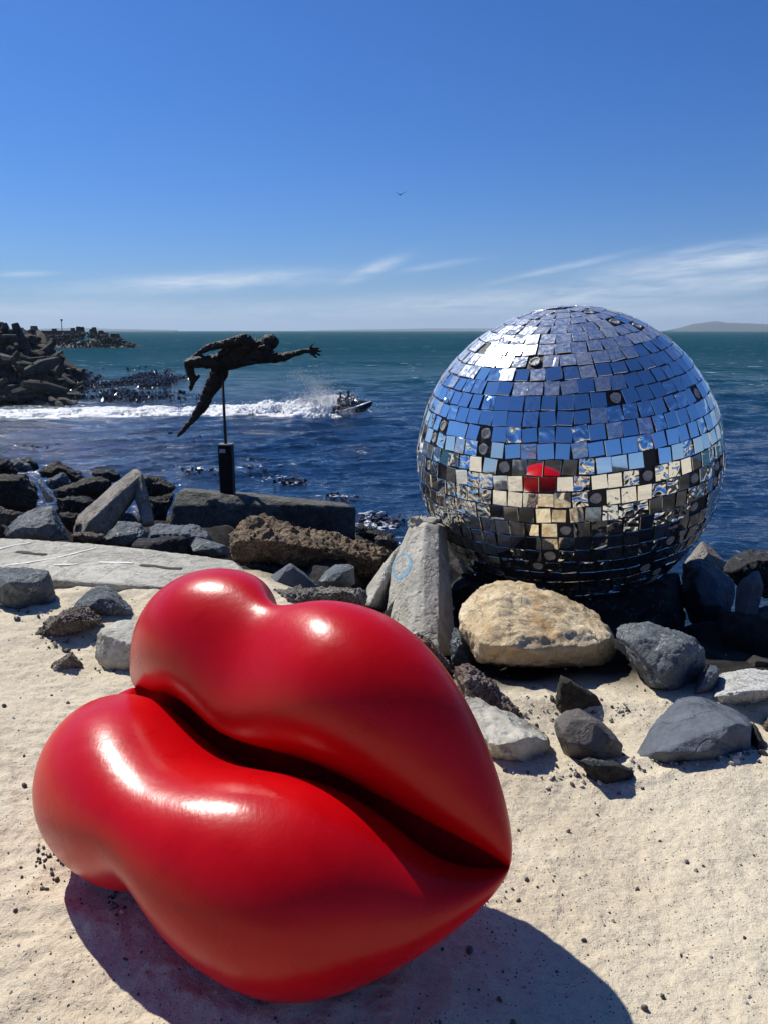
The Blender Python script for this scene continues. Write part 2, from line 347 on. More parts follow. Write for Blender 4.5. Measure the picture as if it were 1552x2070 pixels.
def spline_basis(x, k):
    kk = np.concatenate([-k[:0:-1], k]); n = len(kk); B = []
    for j in range(len(k)):
        v = np.zeros(len(k)); v[j] = 1; vv = np.concatenate([v[:0:-1], v]); h = np.diff(kk)
        A = np.zeros((n, n)); r = np.zeros(n); A[0, 0] = A[-1, -1] = 1
        for i in range(1, n - 1):
            A[i, i - 1] = h[i - 1]; A[i, i] = 2 * (h[i - 1] + h[i]); A[i, i + 1] = h[i]
            r[i] = 6 * ((vv[i + 1] - vv[i]) / h[i] - (vv[i] - vv[i - 1]) / h[i - 1])
        Mm = np.linalg.solve(A, r); idx = np.clip(np.searchsorted(kk, x) - 1, 0, n - 2); t = x - kk[idx]; H = h[idx]
        B.append(Mm[idx] * (H - t) ** 3 / (6 * H) + Mm[idx + 1] * t ** 3 / (6 * H) + (vv[idx] / H - Mm[idx] * H / 6) * (H - t) + (vv[idx + 1] / H - Mm[idx + 1] * H / 6) * t)
    return np.array(B).T
def lips_material():
    m, n, b = new_mat('red_gloss_paint'); P = n.node('ShaderNodeTexCoord').outputs['Object']
    a = n.noise(P, 5, 5, .6, .5); s1 = n.noise(P, 60, 4, .7)
    mp = n.node('ShaderNodeMapping'); n.l.new(P, mp.inputs[0]); mp.inputs['Rotation'].default_value = (.5, .9, .4); mp.inputs['Scale'].default_value = (60, 2.5, 60)
    sc = n.noise(mp.outputs[0], 2.2, 4, .75, .4)
    mp2 = n.node('ShaderNodeMapping'); n.l.new(P, mp2.inputs[0]); mp2.inputs['Rotation'].default_value = (1.2, -.5, 1.3); mp2.inputs['Scale'].default_value = (3, 70, 70)
    sc2 = n.noise(mp2.outputs[0], 2.0, 4, .75, .4)
    patch = n.ramp(n.noise(P, 6, 3, .5), .50, .64)
    scr = n.math('MULTIPLY', n.math('MAXIMUM', n.ramp(sc, .68, .74), n.ramp(sc2, .69, .75)), patch)
    col = n.mix(n.ramp(a, .3, .7), (.47, .0006, .003, 1), (.54, .0008, .004, 1))
    col = n.mix(n.math('MULTIPLY', scr, .32), col, (.75, .32, .32, 1))
    n.l.new(col, b.inputs['Base Color'])
    n.l.new(n.math('ADD', n.ramp(a, .3, .7, .25, .33), n.math('MULTIPLY', scr, .2)), b.inputs['Roughness'])
    b.inputs['Specular IOR Level'].default_value = .26
    bp = n.node('ShaderNodeBump', inp={'Height': n.math('ADD', n.math('MULTIPLY', n.noise(P, 14, 3, .5), .0016), n.math('MULTIPLY', sc, .0003)), 'Strength': 1., 'Distance': 1.}); n.l.new(bp.outputs[0], b.inputs['Normal'])
    return m
def build_lips():
    v = np.array(LV); NP, NTh = 181, 128
    phi = np.linspace(-math.pi / 2, math.pi / 2, NP); th = np.linspace(0, 2 * math.pi, NTh, endpoint=False); BS = spline_basis(phi, np.radians([0, 18, 36, 54, 72, 90.]))
    a, b_, g = np.radians(v[3:6]); W, D, p = v[6:9]; nU, sU, nL, sL = v[9:13]
    Rm = np.array((Matrix.Rotation(a, 3, 'Z') @ Matrix.Rotation(b_, 3, 'Y') @ Matrix.Rotation(g, 3, 'X')))
    s = np.sin(phi); env = np.maximum(np.cos(phi), 0) ** p; tf = -2 * D * s; nn = np.hypot(W, tf); Nx = -tf / nn; Nf = W / nn
    def tube(az, af, cz, cf, ta):
        ct, st = np.cos(th), np.sin(th); lf = af[:, None] * ct; lz = az[:, None] * st
        f = cf[:, None] + lf * np.cos(ta)[:, None] - lz * np.sin(ta)[:, None]; z = cz[:, None] + lf * np.sin(ta)[:, None] + lz * np.cos(ta)[:, None]
        Xx = W * s[:, None] + f * Nx[:, None]; Fo = -D * (s ** 2)[:, None] + f * Nf[:, None]
        return np.stack([Xx, -Fo, z], -1).reshape(-1, 3) @ Rm.T + v[:3]
    Q = {}
    for li, l in enumerate('UL'):
        q = v[15 + li * 30:45 + li * 30].reshape(5, 6); az, af, cz, cf, ta = [BS @ q[k] for k in range(5)]
        az = az * env; af = af * env; cz = cz * env; cf = cf * env
        if l == 'U': gg = np.exp(-(s / sU) ** 2) * nU; az = az - gg / 2; cz = cz - gg / 2
        else: gg = np.exp(-(s / sL) ** 2) * nL; az = az - gg / 2; cz = cz + gg / 2
        Q[l] = (az, af, cz, cf, ta)
    mat = lips_material()
    def mk(name, V, par):
        bm = bmesh.new(); me = np_mesh(name, V, grid_faces(NP, NTh, True), mat); bm.from_mesh(me)
        bmesh.ops.remove_doubles(bm, verts=bm.verts, dist=1e-5); bmesh.ops.recalc_face_normals(bm, faces=bm.faces)
        bm.to_mesh(me); bm.free(); me.shade_smooth(); o = obj_from_mesh(name, me); o.parent = par; return o
    u, lo = Q['U'], Q['L']
    ub = u[2] - u[0]; lt = lo[2] + lo[0]
    e2 = np.sqrt(np.maximum(1 - s ** 2, 0))
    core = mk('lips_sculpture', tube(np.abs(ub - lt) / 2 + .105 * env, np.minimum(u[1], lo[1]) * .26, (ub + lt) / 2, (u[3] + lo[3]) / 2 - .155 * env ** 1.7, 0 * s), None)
    core.data.materials[0] = simple_mat('crease_shade_red', (.26, .001, .004), .95, spec=.02)  # darker matt red paints in the shade deep between the lips
    tag(core, 'giant glossy red lips sculpture lying on the sand in the foreground', 'sculpture')
    mk('upper_lip', tube(*u), core); mk('lower_lip', tube(*lo), core)
build_lips()

# ---------------------------------------------------------------- mirror ball
BC = Vector((1.345, 5.712, .675)); BR = 1.1
def mirror_mats():
    out = []
    for nm, wav, rough, dust in (('clear_mirror', .0, .012, .03), ('warped_mirror', .8, .02, .04), ('bent_mirror', .25, .02, .05), ('dusty_glow_mirror', .04, .17, .20), ('worn_glow_mirror', .3, .12, .42)):
        m, n, b = new_mat(nm); P = n.node('ShaderNodeTexCoord').outputs['Object']
        oi = n.node('ShaderNodeObjectInfo'); at = n.node('ShaderNodeAttribute', attribute_name='seed')
        cb = n.node('ShaderNodeCombineXYZ'); r = n.math('ADD', n.math('MULTIPLY', oi.outputs['Random'], 90.), at.outputs['Fac'])
        n.l.new(r, cb.inputs[0]); n.l.new(r, cb.inputs[2]); va = n.node('ShaderNodeVectorMath', operation='ADD'); n.l.new(P, va.inputs[0]); n.l.new(cb.outputs[0], va.inputs[1])
        b.inputs['Metallic'].default_value = 1; b.inputs['Base Color'].default_value = (.86, .88, .88, 1)
        if wav:
            h = n.noise(va.outputs[0], 13, 1, .3, .8)
            bp = n.node('ShaderNodeBump', inp={'Height': h, 'Strength': 1., 'Distance': wav * .045}); n.l.new(bp.outputs[0], b.inputs['Normal'])
        d = n.noise(va.outputs[0], 35, 6, .7)
        n.l.new(n.ramp(d, .35, .75, rough, rough * 2.5 + .02), b.inputs['Roughness'])
        df = n.node('ShaderNodeBsdfDiffuse'); df.inputs[0].default_value = (.55, .55, .52, 1)
        mx = n.node('ShaderNodeMixShader'); n.l.new(n.ramp(d, .35, .75, dust * .4, dust * 1.7), mx.inputs[0])
        n.l.new(b.outputs[0], mx.inputs[1]); n.l.new(df.outputs[0], mx.inputs[2]); n.l.new(mx.outputs[0], n.n['Material Output'].inputs[0])
        out.append(m)
    return out
def build_ball():
    rs = random.Random(21)
    backing = simple_mat('black_adhesive', (.012, .012, .013), .55, bump=.5, bscale=40)
    mats = mirror_mats(); glue = simple_mat('dried_glue', (.35, .35, .33), .35, bump=.4, bscale=60, var=.4)
    bm = bmesh.new(); bmesh.ops.create_uvsphere(bm, u_segments=96, v_segments=64, radius=BR - .012)
    axis = Vector((-.105, -.11, 1)).normalized(); q = Vector((0, 0, 1)).rotation_difference(axis)
    root = obj_from_bm('mirror_ball', bm, backing, None, True); root.location = BC
    tag(root, 'huge disco ball of silver mirror squares resting on the rocks', 'mirror ball')
    rows = 34; dth = math.pi / rows; s0 = dth * BR
    def tile_mesh(w_, h_, jit, mat, name='mirror_tile', t=.005):
        me = bpy.data.meshes.new(name); bm = bmesh.new()
        c = [(-w_ / 2, -h_ / 2), (w_ / 2, -h_ / 2), (w_ / 2, h_ / 2), (-w_ / 2, h_ / 2)]
        c = [(x + rs.uniform(-jit, jit), y + rs.uniform(-jit, jit)) for x, y in c]
        bot = [bm.verts.new((x, y, 0)) for x, y in c]; mid = [bm.verts.new((x, y, t - .0015)) for x, y in c]; top = [bm.verts.new((x * .975, y * .975, t)) for x, y in c]
        bm.faces.new(top)
        for i in range(4):
            j = (i + 1) % 4; bm.faces.new((bot[i], bot[j], mid[j], mid[i])); bm.faces.new((mid[i], mid[j], top[j], top[i]))
        bm.to_mesh(me); bm.free(); me.materials.append(mat); return me
    lib = [[tile_mesh(s0 * .955, s0 * .95, .0022, m) for _ in range(3)] for m in mats]
    def spot_mesh():
        bm = bmesh.new(); n = 14
        r1 = [s0 * .33 * (1 + rs.uniform(-.1, .1)) for _ in range(n)]
        ring = lambda f, z: [bm.verts.new((r1[i] * f * math.cos(6.283 * i / n), r1[i] * f * math.sin(6.283 * i / n), z)) for i in range(n)]
        a, b, c, d = ring(1.08, 0), ring(1., .007), ring(.8, .007), ring(.72, .002)
        for p, q_ in ((a, b), (b, c), (c, d)):
            for i in range(n): j = (i + 1) % n; bm.faces.new((p[i], p[j], q_[j], q_[i]))
        bm.faces.new(d); me = bpy.data.meshes.new('glue_spot'); bm.to_mesh(me); bm.free(); me.materials.append(glue); return me
    spots = [spot_mesh() for _ in range(3)]
    camv = Vector((0, 0, CAM_Z)) - BC
    items = []
    for r in range(rows):
        pol = (r + .5) * dth; wdt = s0
        n = max(3, int(round(2 * math.pi * math.sin(pol) * BR / (s0 * (1.0)))))
        off = rs.random() * 6.28; drift = rs.uniform(-.15, .15)
        for k in range(n):
            lon = off + 2 * math.pi * k / n + rs.uniform(-.08, .08) * .05
            nrm = Vector((math.sin(pol) * math.cos(lon), math.sin(pol) * math.sin(lon), math.cos(pol)))
            east = Vector((-math.sin(lon), math.cos(lon), 0)); north = nrm.cross(east)
            wgt = 2 * math.pi * math.sin(pol) * BR / n / s0
            nrm, east, north = q @ nrm, q @ east, q @ north
            B = Matrix((east, north, nrm)).transposed().to_4x4()
            up = nrm.z; left = -nrm.x
            u = rs.random(); broken = False
            if u < (.045 if up > .1 else .075): broken = True
            if rs.random() < .012: continue
            wv = rs.random()
            sun_glow = max(0, min(1, (up - .34) * 1.1 + .55 * (left > -.1) * max(0, up) - .1 + rs.uniform(-.25, .25)))  # sunward upper tiles get a pale coat, painting in the sun's white glow
            if sun_glow > .42: mi = 4 if rs.random() < .35 else 3
            elif up > .06 and rs.random() < .06: mi = 4
            elif up > .06: mi = 0 if wv < .72 else (2 if wv < .94 else 1)
            elif up > -.45: mi = 0 if wv < .30 else (2 if wv < .6 else 1)
            else: mi = 0 if wv < .45 else (2 if wv < .8 else 1)
            lift = -.012 + rs.uniform(.0, .007) + .004
            bx, by = proj(BC + nrm * BR)
            calm = (1000 < bx < 1165 and 925 < by < 1015) or (985 < bx < 1180 and 1035 < by < 1120)
            if calm and nrm.dot(camv) > 0: mi = 0; broken = broken and rs.random() < .3
            tl = .5 if calm else 1.35
            T = Matrix.Translation(nrm * (BR + lift - .004)) @ B @ Euler((R_(rs.gauss(0, tl)), R_(rs.gauss(0, tl)), R_(rs.gauss(0, 2.8)))).to_matrix().to_4x4() @ Matrix.Diagonal((wgt * (.985 if rs.random() < .75 else rs.uniform(.86, .95)), 1 if rs.random() < .8 else rs.uniform(.86, .95), 1, 1))
            vis = nrm.dot((camv - nrm * BR).normalized())
            items.append((vis, T, mi, broken))
    items.sort(key=lambda i: -i[0])
    parts = 0; restV = []; restF = []; restM = []; restS = []; base = 0
    nspots = 0
    for vis, T, mi, broken in items:
        me = rs.choice(spots) if broken else rs.choice(lib[mi])
        if parts < 300 and not broken or broken and nspots < 40:
            o = bpy.data.objects.new('glue_spot' if broken else 'mirror_tile', me); COL.objects.link(o); o.parent = root; o.matrix_local = T
            if broken: nspots += 1
            else: parts += 1
        else:
            sd = rs.uniform(0, 90)
            for vv in me.vertices: restV.append(T @ vv.co)
            for f in me.polygons: restF.append([base + i for i in f.vertices]); restM.append(5 if broken else mi); restS.append(sd)
            base += len(me.vertices)
    me = bpy.data.meshes.new('mirror_tiles'); me.from_pydata(restV, [], restF)
    for m in mats + [glue]: me.materials.append(m)
    me.polygons.foreach_set('material_index', restM)
    at = me.attributes.new('seed', 'FLOAT', 'FACE'); at.data.foreach_set('value', restS)
    o = obj_from_mesh('mirror_tiles', me, None, root); o['kind'] = 'stuff'
build_ball()

# ---------------------------------------------------------------- rocks
def hull_mesh(pts, level_len, rough_amp, nscale, seed, smooth_it=1, peb=0., chips=0):
    bm = bmesh.new()
    for p in pts: bm.verts.new(p)
    r = bmesh.ops.convex_hull(bm, input=bm.verts)
    bmesh.ops.delete(bm, geom=[v for v in bm.verts if not v.link_faces], context='VERTS')
    bmesh.ops.delete(bm, geom=list({e for e in r.get('geom_unused', []) + r.get('geom_interior', []) if isinstance(e, bmesh.types.BMVert) and e.is_valid}), context='VERTS')
    if chips and not peb:
        rc = random.Random(int(seed * 100)); 
        for k in range(chips):
            nv = Vector([rc.gauss(0, 1) for _ in range(3)]).normalized(); sup = max(v.co.dot(nv) for v in bm.verts); low = min(v.co.dot(nv) for v in bm.verts)
            r = bmesh.ops.bisect_plane(bm, geom=bm.verts[:] + bm.edges[:] + bm.faces[:], plane_co=nv * (sup - (sup - low) * rc.uniform(.02, .055)), plane_no=nv, clear_outer=True)
            ed = [e for e in r['geom_cut'] if isinstance(e, bmesh.types.BMEdge)]
            if len(ed) > 2: bmesh.ops.holes_fill(bm, edges=ed, sides=0)
    bmesh.ops.triangulate(bm, faces=bm.faces)
    for it in range(7):
        es = [e for e in bm.edges if e.calc_length() > level_len]
        if not es or len(bm.faces) > (40000 if peb else 12000): break
        bmesh.ops.subdivide_edges(bm, edges=es, cuts=1, use_grid_fill=False)
        bmesh.ops.triangulate(bm, faces=[f for f in bm.faces if len(f.verts) > 3])
    for _ in range(smooth_it): bmesh.ops.smooth_vert(bm, verts=bm.verts, factor=.5, use_axis_x=True, use_axis_y=True, use_axis_z=True)
    bmesh.ops.recalc_face_normals(bm, faces=bm.faces); bm.normal_update()
    off = Vector((seed * 7.3, seed * 3.1, seed * 1.7))
    mv = []
    for v in bm.verts:
        p = v.co * nscale + off
        d = noise.fractal(p, .9, 2.0, 3) * .6
        # stepped, chipped relief
        c = noise.noise(p * .9 + Vector((5, 5, 5)))
        d += (math.floor(c * 5) / 5 - c) * 1.5 + .35 * noise.noise(p * 3.1) + .18 * noise.noise(p * 7.7)
        d -= max(0., .06 - abs(noise.noise(p * .7 + Vector((9, 1, 3))))) * 6
        e = 0.
        if peb:
            q = v.co / peb + off + Vector((1, 1, 1)) * noise.noise(v.co * 5) * .8
            dd, _ = noise.voronoi(q); q2 = v.co / (peb * 2.1) + off; d2, _ = noise.voronoi(q2)
            e = peb * (.55 * max(-.5, .55 - dd[0] * 1.6) + .6 * (.5 - d2[0]))
        mv.append(v.normal * (d * rough_amp + e))
    for v, d in zip(bm.verts, mv): v.co += d
    return bm
def rock(label, poly, mat, zb=None, Y=None, thick=None, ridges=None, name='rock', cat='rock', amp=None, seed=None, group=None, front=.5, sm=1):
    """poly: outline in photo pixels; the rock gets its own distance, thickness, front and back faces"""
    poly = [tuple(map(float, p)) for p in poly]
    cx = sum(p[0] for p in poly) / len(poly); cy = sum(p[1] for p in poly) / len(poly)
    wpx = max(p[0] for p in poly) - min(p[0] for p in poly); hpx = max(p[1] for p in poly) - min(p[1] for p in poly)
    bot = max(poly, key=lambda p: p[1])
    sunk = Y is None
    if Y is None: Y = PG(cx, bot[1]).y
    size = wpx / F * Y; sz = (wpx + hpx) / 2 / F * Y
    T = thick if thick is not None else .75 * sz
    yc = Y + T * .42
    pts = []
    top = min(p[1] for p in poly)
    for p in poly:
        f = (p[1] - top) / max(hpx, 1)         # 0 top .. 1 bottom
        pts.append(PY(p[0], p[1], yc + T * (.18 - .36 * f)))
    rs = random.Random(seed if seed is not None else int(cx * 13 + cy * 7))
    if ridges:
        for (x, y, f) in ridges: pts.append(PY(x, y, yc - T * f))
    else:
        for p in poly[::max(1, len(poly) // 6)]:
            k = rs.uniform(.35, .7); pts.append(PY(cx + (p[0] - cx) * k, cy + (p[1] - cy) * k + .05 * hpx, yc - T * front * rs.uniform(.7, 1.1)))
    for p in poly:
        k = rs.uniform(.6, .85); pts.append(PY(cx + (p[0] - cx) * k, cy + (p[1] - cy) * k + .12 * hpx, yc + T * rs.uniform(.35, .6)))
    if sunk:
        for p in poly:
            if p[1] > top + .6 * hpx: pts.append(PY(cx + (p[0] - cx) * .9, p[1], yc - T * .1) - Vector((0, 0, .3 * T + .02)))
    o0 = PY(cx, bot[1], yc)
    pts = [p - o0 for p in pts]
    s = sz
    pb = .032 if mat in (M['conglom'], M['gravelly']) else (.012 if mat in (M['redrock'], M['brownrough']) else 0.)
    bm = hull_mesh(pts, s / (70 if pb else 30), (amp * 1.35 if amp is not None else .05) * s, 3.2 / s, rs.uniform(0, 50), sm, pb, 9)
    o = obj_from_bm(name, bm, mat, None, True); o.location = o0
    tag(o, label, cat, group); return o
def Z5(l): return [(730 + a / 1.888, 1030 + b / 1.888) for a, b in l]
def Z4(l): return [(a / 1.94, 900 + b / 1.94) for a, b in l]
def ZR(l): return [(1200 + a / 4.139, 1060 + b / 4.139) for a, b in l]
def ZR3(l): return [(1200 + a / 4.139, 1060 + b / 4.139, c) for a, b, c in l]
def Z53(l): return [(730 + a / 1.888, 1030 + b / 1.888, c) for a, b, c in l]
def ZL(l): return [(a / 3.88, 900 + b / 3.88) for a, b in l]
def ZL3(l): return [(a / 3.88, 900 + b / 3.88, c) for a, b, c in l]
def ZM(l): return [(380 + a / 3.527, 960 + b / 3.527) for a, b in l]
def ZM3(l): return [(380 + a / 3.527, 960 + b / 3.527, c) for a, b, c in l]
def ZD(l): return [(720 + a / 5.543, 1030 + b / 5.543) for a, b in l]

G1 = 'rocks between the sand and the mirror ball'
rock('large tan sandstone boulder under the mirror ball', Z5([(367, 400), (385, 355), (430, 305), (490, 275), (560, 262), (620, 268), (690, 300), (760, 330), (830, 355), (915, 395), (925, 430), (965, 485), (965, 540), (935, 590), (830, 600), (740, 608), (600, 600), (520, 590), (450, 580), (400, 520), (372, 460)]), M['tan'], Y=3.5, thick=.95,
     ridges=Z53([(450, 575, .34), (540, 512, .5), (620, 522, .52), (720, 508, .5), (820, 502, .46), (900, 505, .4), (955, 492, .25), (470, 350, .18), (600, 330, .1), (760, 400, .2), (440, 470, .4), (560, 590, .42), (740, 600, .42), (900, 592, .3)]), amp=.036)
rock('dark grey cracked boulder to the right of the tan one', ZR([(172, 940), (190, 860), (270, 815), (340, 797), (440, 810), (560, 850), (700, 890), (830, 940), (910, 1030), (935, 1120), (930, 1210), (860, 1320), (800, 1400), (670, 1470), (560, 1420), (440, 1365), (340, 1210), (270, 1070), (230, 980)]), M['bluegrey'], Y=3.25, thick=.6,
     ridges=ZR3([(400, 880, .15), (600, 940, .3), (760, 1010, .4), (860, 1040, .25), (690, 1160, .48), (610, 1210, .5), (590, 1330, .42), (350, 1000, .3), (480, 1350, .4), (700, 1450, .3)]), amp=.03)
rock('white pitted slab of rock at the right edge', ZR([(905, 1440), (930, 1390), (1000, 1355), (1095, 1310), (1040, 1240), (1190, 1205), (1300, 1235), (1457, 1215), (1640, 1220), (1700, 1300), (1690, 1420), (1460, 1490), (1250, 1510), (1060, 1525), (960, 1500)]), M['white'], Y=3.1, thick=.9,
     ridges=ZR3([(960, 1450, .3), (1100, 1420, .45), (1300, 1400, .5), (1500, 1390, .5), (1640, 1380, .4), (1050, 1515, .35), (1300, 1500, .4)]), amp=.03)
rock('big smooth slate grey wedge rock half buried in front of the white slab', ZR([(315, 1975), (400, 1820), (490, 1670), (600, 1550), (720, 1430), (770, 1412), (860, 1430), (990, 1520), (1120, 1570), (1300, 1590), (1328, 1650), (1340, 1760), (1330, 1925), (1000, 1930), (640, 1930), (440, 1950)]), M['slate'], zb=-.02, thick=.6,
     ridges=ZR3([(640, 1915, .48), (800, 1850, .5), (1000, 1800, .46), (1110, 1710, .42), (1190, 1665, .36), (1300, 1690, .3), (780, 1500, .0), (1300, 1900, .34), (500, 1900, .42), (960, 1925, .5)]), amp=.016)
rock('dark wedge rock in the shade at the right end of the slate rock', ZR([(1325, 1640), (1370, 1700), (1430, 1830), (1457, 1890), (1400, 1915), (1320, 1915)]), M['dark'], zb=0, thick=.25)
rock('small brown stone under the white slab at the right edge', ZR([(1380, 1700), (1420, 1630), (1457, 1590), (1560, 1580), (1600, 1700), (1560, 1760), (1440, 1755)]), M['brownrough'], zb=0, thick=.2)
rock('smooth brown grey stone on the sand in front of the tan boulder', Z5([(725, 790), (760, 768), (830, 757), (880, 790), (920, 810), (960, 850), (1000, 900), (930, 950), (860, 945), (800, 930), (740, 860)]), rock_mat('brown_grey_stone', (.11, .10, .09), (.20, .18, .16), (.14, .12, .10), scale=3, bump=.3), zb=0, thick=.26,
     ridges=Z53([(850, 890, .45), (960, 880, .3), (800, 800, .15), (880, 800, .2), (780, 880, .42), (900, 935, .4)]), amp=.012, sm=3)
rock('small dark split stone under the overhang of the tan boulder', Z5([(738, 760), (742, 690), (760, 628), (850, 680), (900, 710), (915, 750), (870, 770), (800, 765)]), M['darkbrown'], zb=-.06, thick=.2,
     ridges=Z53([(765, 640, .4), (770, 755, .45), (860, 700, .3)]))
rock('little dark stone nearly buried in the sand crest', Z5([(820, 955), (860, 945), (920, 953), (990, 965), (1045, 1003), (1000, 1020), (945, 1040), (910, 1030), (870, 990)]), M['dark'], zb=.02, thick=.12, amp=.05)
rock('pale concrete slab fragment beside the right side of the lips', Z5([(300, 720), (395, 715), (440, 712), (520, 760), (620, 800), (700, 845), (718, 880), (718, 955), (600, 950), (500, 940), (380, 930)]), M['concrete'], zb=0, thick=.55,
     ridges=Z53([(560, 890, .5), (480, 905, .5), (640, 865, .46), (705, 880, .35), (600, 945, .5), (450, 780, .1)]), name='concrete_slab', cat='concrete slab')
rock('reddish mottled rock with white veins behind the pale slab', Z5([(345, 640), (360, 600), (385, 587), (430, 592), (470, 620), (510, 680), (560, 730), (620, 780), (632, 812), (560, 790), (430, 740), (390, 705)]), M['redrock'], zb=-.03, thick=.25, amp=.06)
rock('small greenish rock wedged left of the tan boulder', Z5([(333, 510), (350, 450), (372, 448), (400, 520), (438, 580), (430, 600), (370, 575), (340, 545)]), M['bluegrey'], zb=-.1, thick=.2, amp=.06)
rock('small brown lump of rock at the foot of the broken concrete limb', Z5([(195, 480), (215, 470), (255, 485), (300, 545), (345, 590), (340, 625), (300, 610), (240, 560)]), M['redrock'], zb=-.06, thick=.22, amp=.06)
rock('flat dark shaded stone right of the dark grey boulder', ZR([(800, 1440), (870, 1330), (960, 1170), (1060, 1200), (1040, 1260), (1000, 1340), (920, 1400)]), M['slate'], zb=-.15, thick=.3, amp=.03)
rock('brown shaded rock above the white slab', ZR([(1250, 1180), (1280, 1110), (1330, 1090), (1457, 1130), (1560, 1150), (1580, 1230), (1300, 1230)]), M['darkbrown'], zb=-.25, thick=.4)
# right, in the ball's shade
rock('large dark blue grey boulder in the shade right of the mirror ball', ZR([(740, 340), (800, 300), (880, 275), (950, 300), (1050, 380), (1130, 440), (1185, 490), (1170, 640), (1140, 740), (1000, 900), (800, 820), (720, 600)]), M['slate'], Y=5.3, thick=.7, amp=.03)
rock('rounded dark pitted boulder at the right edge behind the shaded ones', ZR([(1065, 390), (1130, 300), (1180, 250), (1250, 208), (1330, 203), (1430, 215), (1560, 230), (1700, 330), (1720, 560), (1500, 620), (1350, 560), (1200, 520)]), M['dark'], Y=5.9, thick=.9, amp=.05)
rock('upright flat grey slab leaning at the right edge in shade', ZR([(1190, 510), (1240, 450), (1330, 385), (1390, 380), (1422, 430), (1415, 560), (1370, 720), (1290, 900), (1200, 1030), (1145, 1050), (1160, 900), (1180, 700)]), M['slate'], Y=4.6, thick=.22, amp=.012, ridges=ZR3([(1330, 470, .4), (1260, 800, .4), (1210, 980, .3), (1390, 480, .3)]), sm=3)
rock('tan concrete wedge behind the ball against the sea', ZR([(750, 320), (830, 230), (905, 128), (1000, 210), (1110, 320), (1080, 420), (900, 470), (780, 420)]), M['conc_warm'], Y=7.4, thick=.6, amp=.015)
rock('black boulder in deep shade beneath the mirror ball', Z5([(700, 330), (800, 280), (950, 290), (1100, 250), (1240, 250), (1240, 520), (1100, 560), (900, 600), (760, 560)]), M['dark'], Y=5.0, thick=.9)
rock('black boulder in deep shade behind the upright slab', ZR([(900, 900), (1100, 740), (1400, 700), (1700, 640), (1750, 1100), (1300, 1160), (950, 1150)]), M['dark'], Y=4.9, thick=.7)
rock('small tan stone seen in the gap left of the ball foot', ZD([(1130, 560), (1220, 580), (1355, 690), (1330, 740), (1220, 770), (1190, 700)]), M['tan'], Y=5.6, thick=.2)
rock('dark boulder holding up the left side of the mirror ball', Z5([(300, 300), (380, 240), (480, 270), (620, 290), (700, 340), (680, 500), (500, 560), (330, 500)]), M['dark'], Y=5.1, thick=.6)
# left group
G2 = 'rocks'
rock('blue grey angular boulder behind the concrete slab at the left', ZL([(38, 710), (55, 630), (130, 570), (230, 510), (320, 475), (410, 478), (445, 520), (455, 590), (520, 680), (560, 745), (400, 750), (250, 735), (60, 735)]), M['bluegrey'], Y=6.1, thick=.5,
     ridges=ZL3([(250, 700, .48), (300, 650, .5), (400, 600, .42), (395, 560, .2), (260, 640, .42), (130, 640, .4), (420, 740, .4), (260, 530, .0)]), amp=.03)
rock('blue grey boulder at the left edge in front of the concrete slab', Z4([(-40, 480), (0, 475), (100, 478), (190, 490), (205, 530), (221, 575), (200, 602), (60, 632), (0, 605), (-50, 600)]), M['bluegrey'], zb=.02, thick=.45,
     ridges=ZL3([(380, 1010, .3), (330, 1060, .42), (180, 1150, .5), (60, 1080, .5), (200, 1000, .2)]), amp=.03)
rock('greenish striped rock standing in the sand left of the lips', Z4([(288, 625), (330, 590), (378, 545), (430, 550), (480, 590), (532, 645), (520, 668), (440, 677), (400, 670), (340, 650)]), M['bluegrey'], zb=.02, thick=.3, amp=.035)
rock('rough brown jagged rock lying low in the sand', Z4([(118, 757), (180, 690), (260, 645), (320, 620), (360, 640), (411, 686), (330, 697), (200, 737)]), M['brownrough'], zb=.0, thick=.3, amp=.07)
rock('pale grey concrete block partly behind the upper lip', Z4([(372, 825), (385, 740), (400, 712), (480, 683), (600, 680), (640, 760), (600, 885), (500, 877), (430, 845)]), M['concrete'], zb=0, thick=.4, name='concrete_block', cat='concrete block',
     ridges=Z4([(0, 0)]) and [(a / 1.94, 900 + b / 1.94, c) for a, b, c in [(400, 740, .3), (520, 780, .5), (560, 800, .5), (480, 860, .5), (400, 830, .35)]], amp=.03)
rock('small pointed tan stone on the sand at the left', Z4([(190, 880), (210, 850), (285, 808), (330, 860), (270, 865), (240, 880)]), M['brownrough'], zb=0, thick=.12, amp=.03)
rock('grey jagged rock between the slab and the statue block', ZL([(770, 765), (840, 700), (900, 640), (930, 600), (1000, 620), (1060, 590), (1110, 610), (1165, 690), (1150, 800), (1000, 810), (860, 775)]), M['bluegrey'], Y=6.4, thick=.5, amp=.05,
     ridges=ZL3([(900, 720, .4), (1100, 690, .45), (1000, 780, .4), (1060, 640, .2)]))
rock('dark slate rock in front of the statue block', ZL([(1150, 650), (1200, 615), (1400, 620), (1560, 625), (1640, 680), (1720, 760), (1640, 840), (1380, 850), (1200, 815), (1140, 800)]), M['slate'], Y=6.6, thick=.5, amp=.05,
     ridges=ZL3([(1180, 700, .35), (1450, 700, .35), (1620, 720, .3), (1240, 790, .45), (1400, 830, .4)]))
rock('pale grey rock tucked against the pebbly boulder', ZM([(-10, 540), (60, 440), (150, 470), (270, 500), (300, 590), (200, 595), (0, 575)]), M['bluegrey'], Y=6.2, thick=.4, amp=.03)
rock('small pile of brown rubble below the leaning concrete wedge', ZL([(560, 710), (600, 680), (720, 680), (830, 700), (800, 750), (740, 765), (600, 745)]), M['brownrough'], Y=6.4, thick=.3, amp=.08)
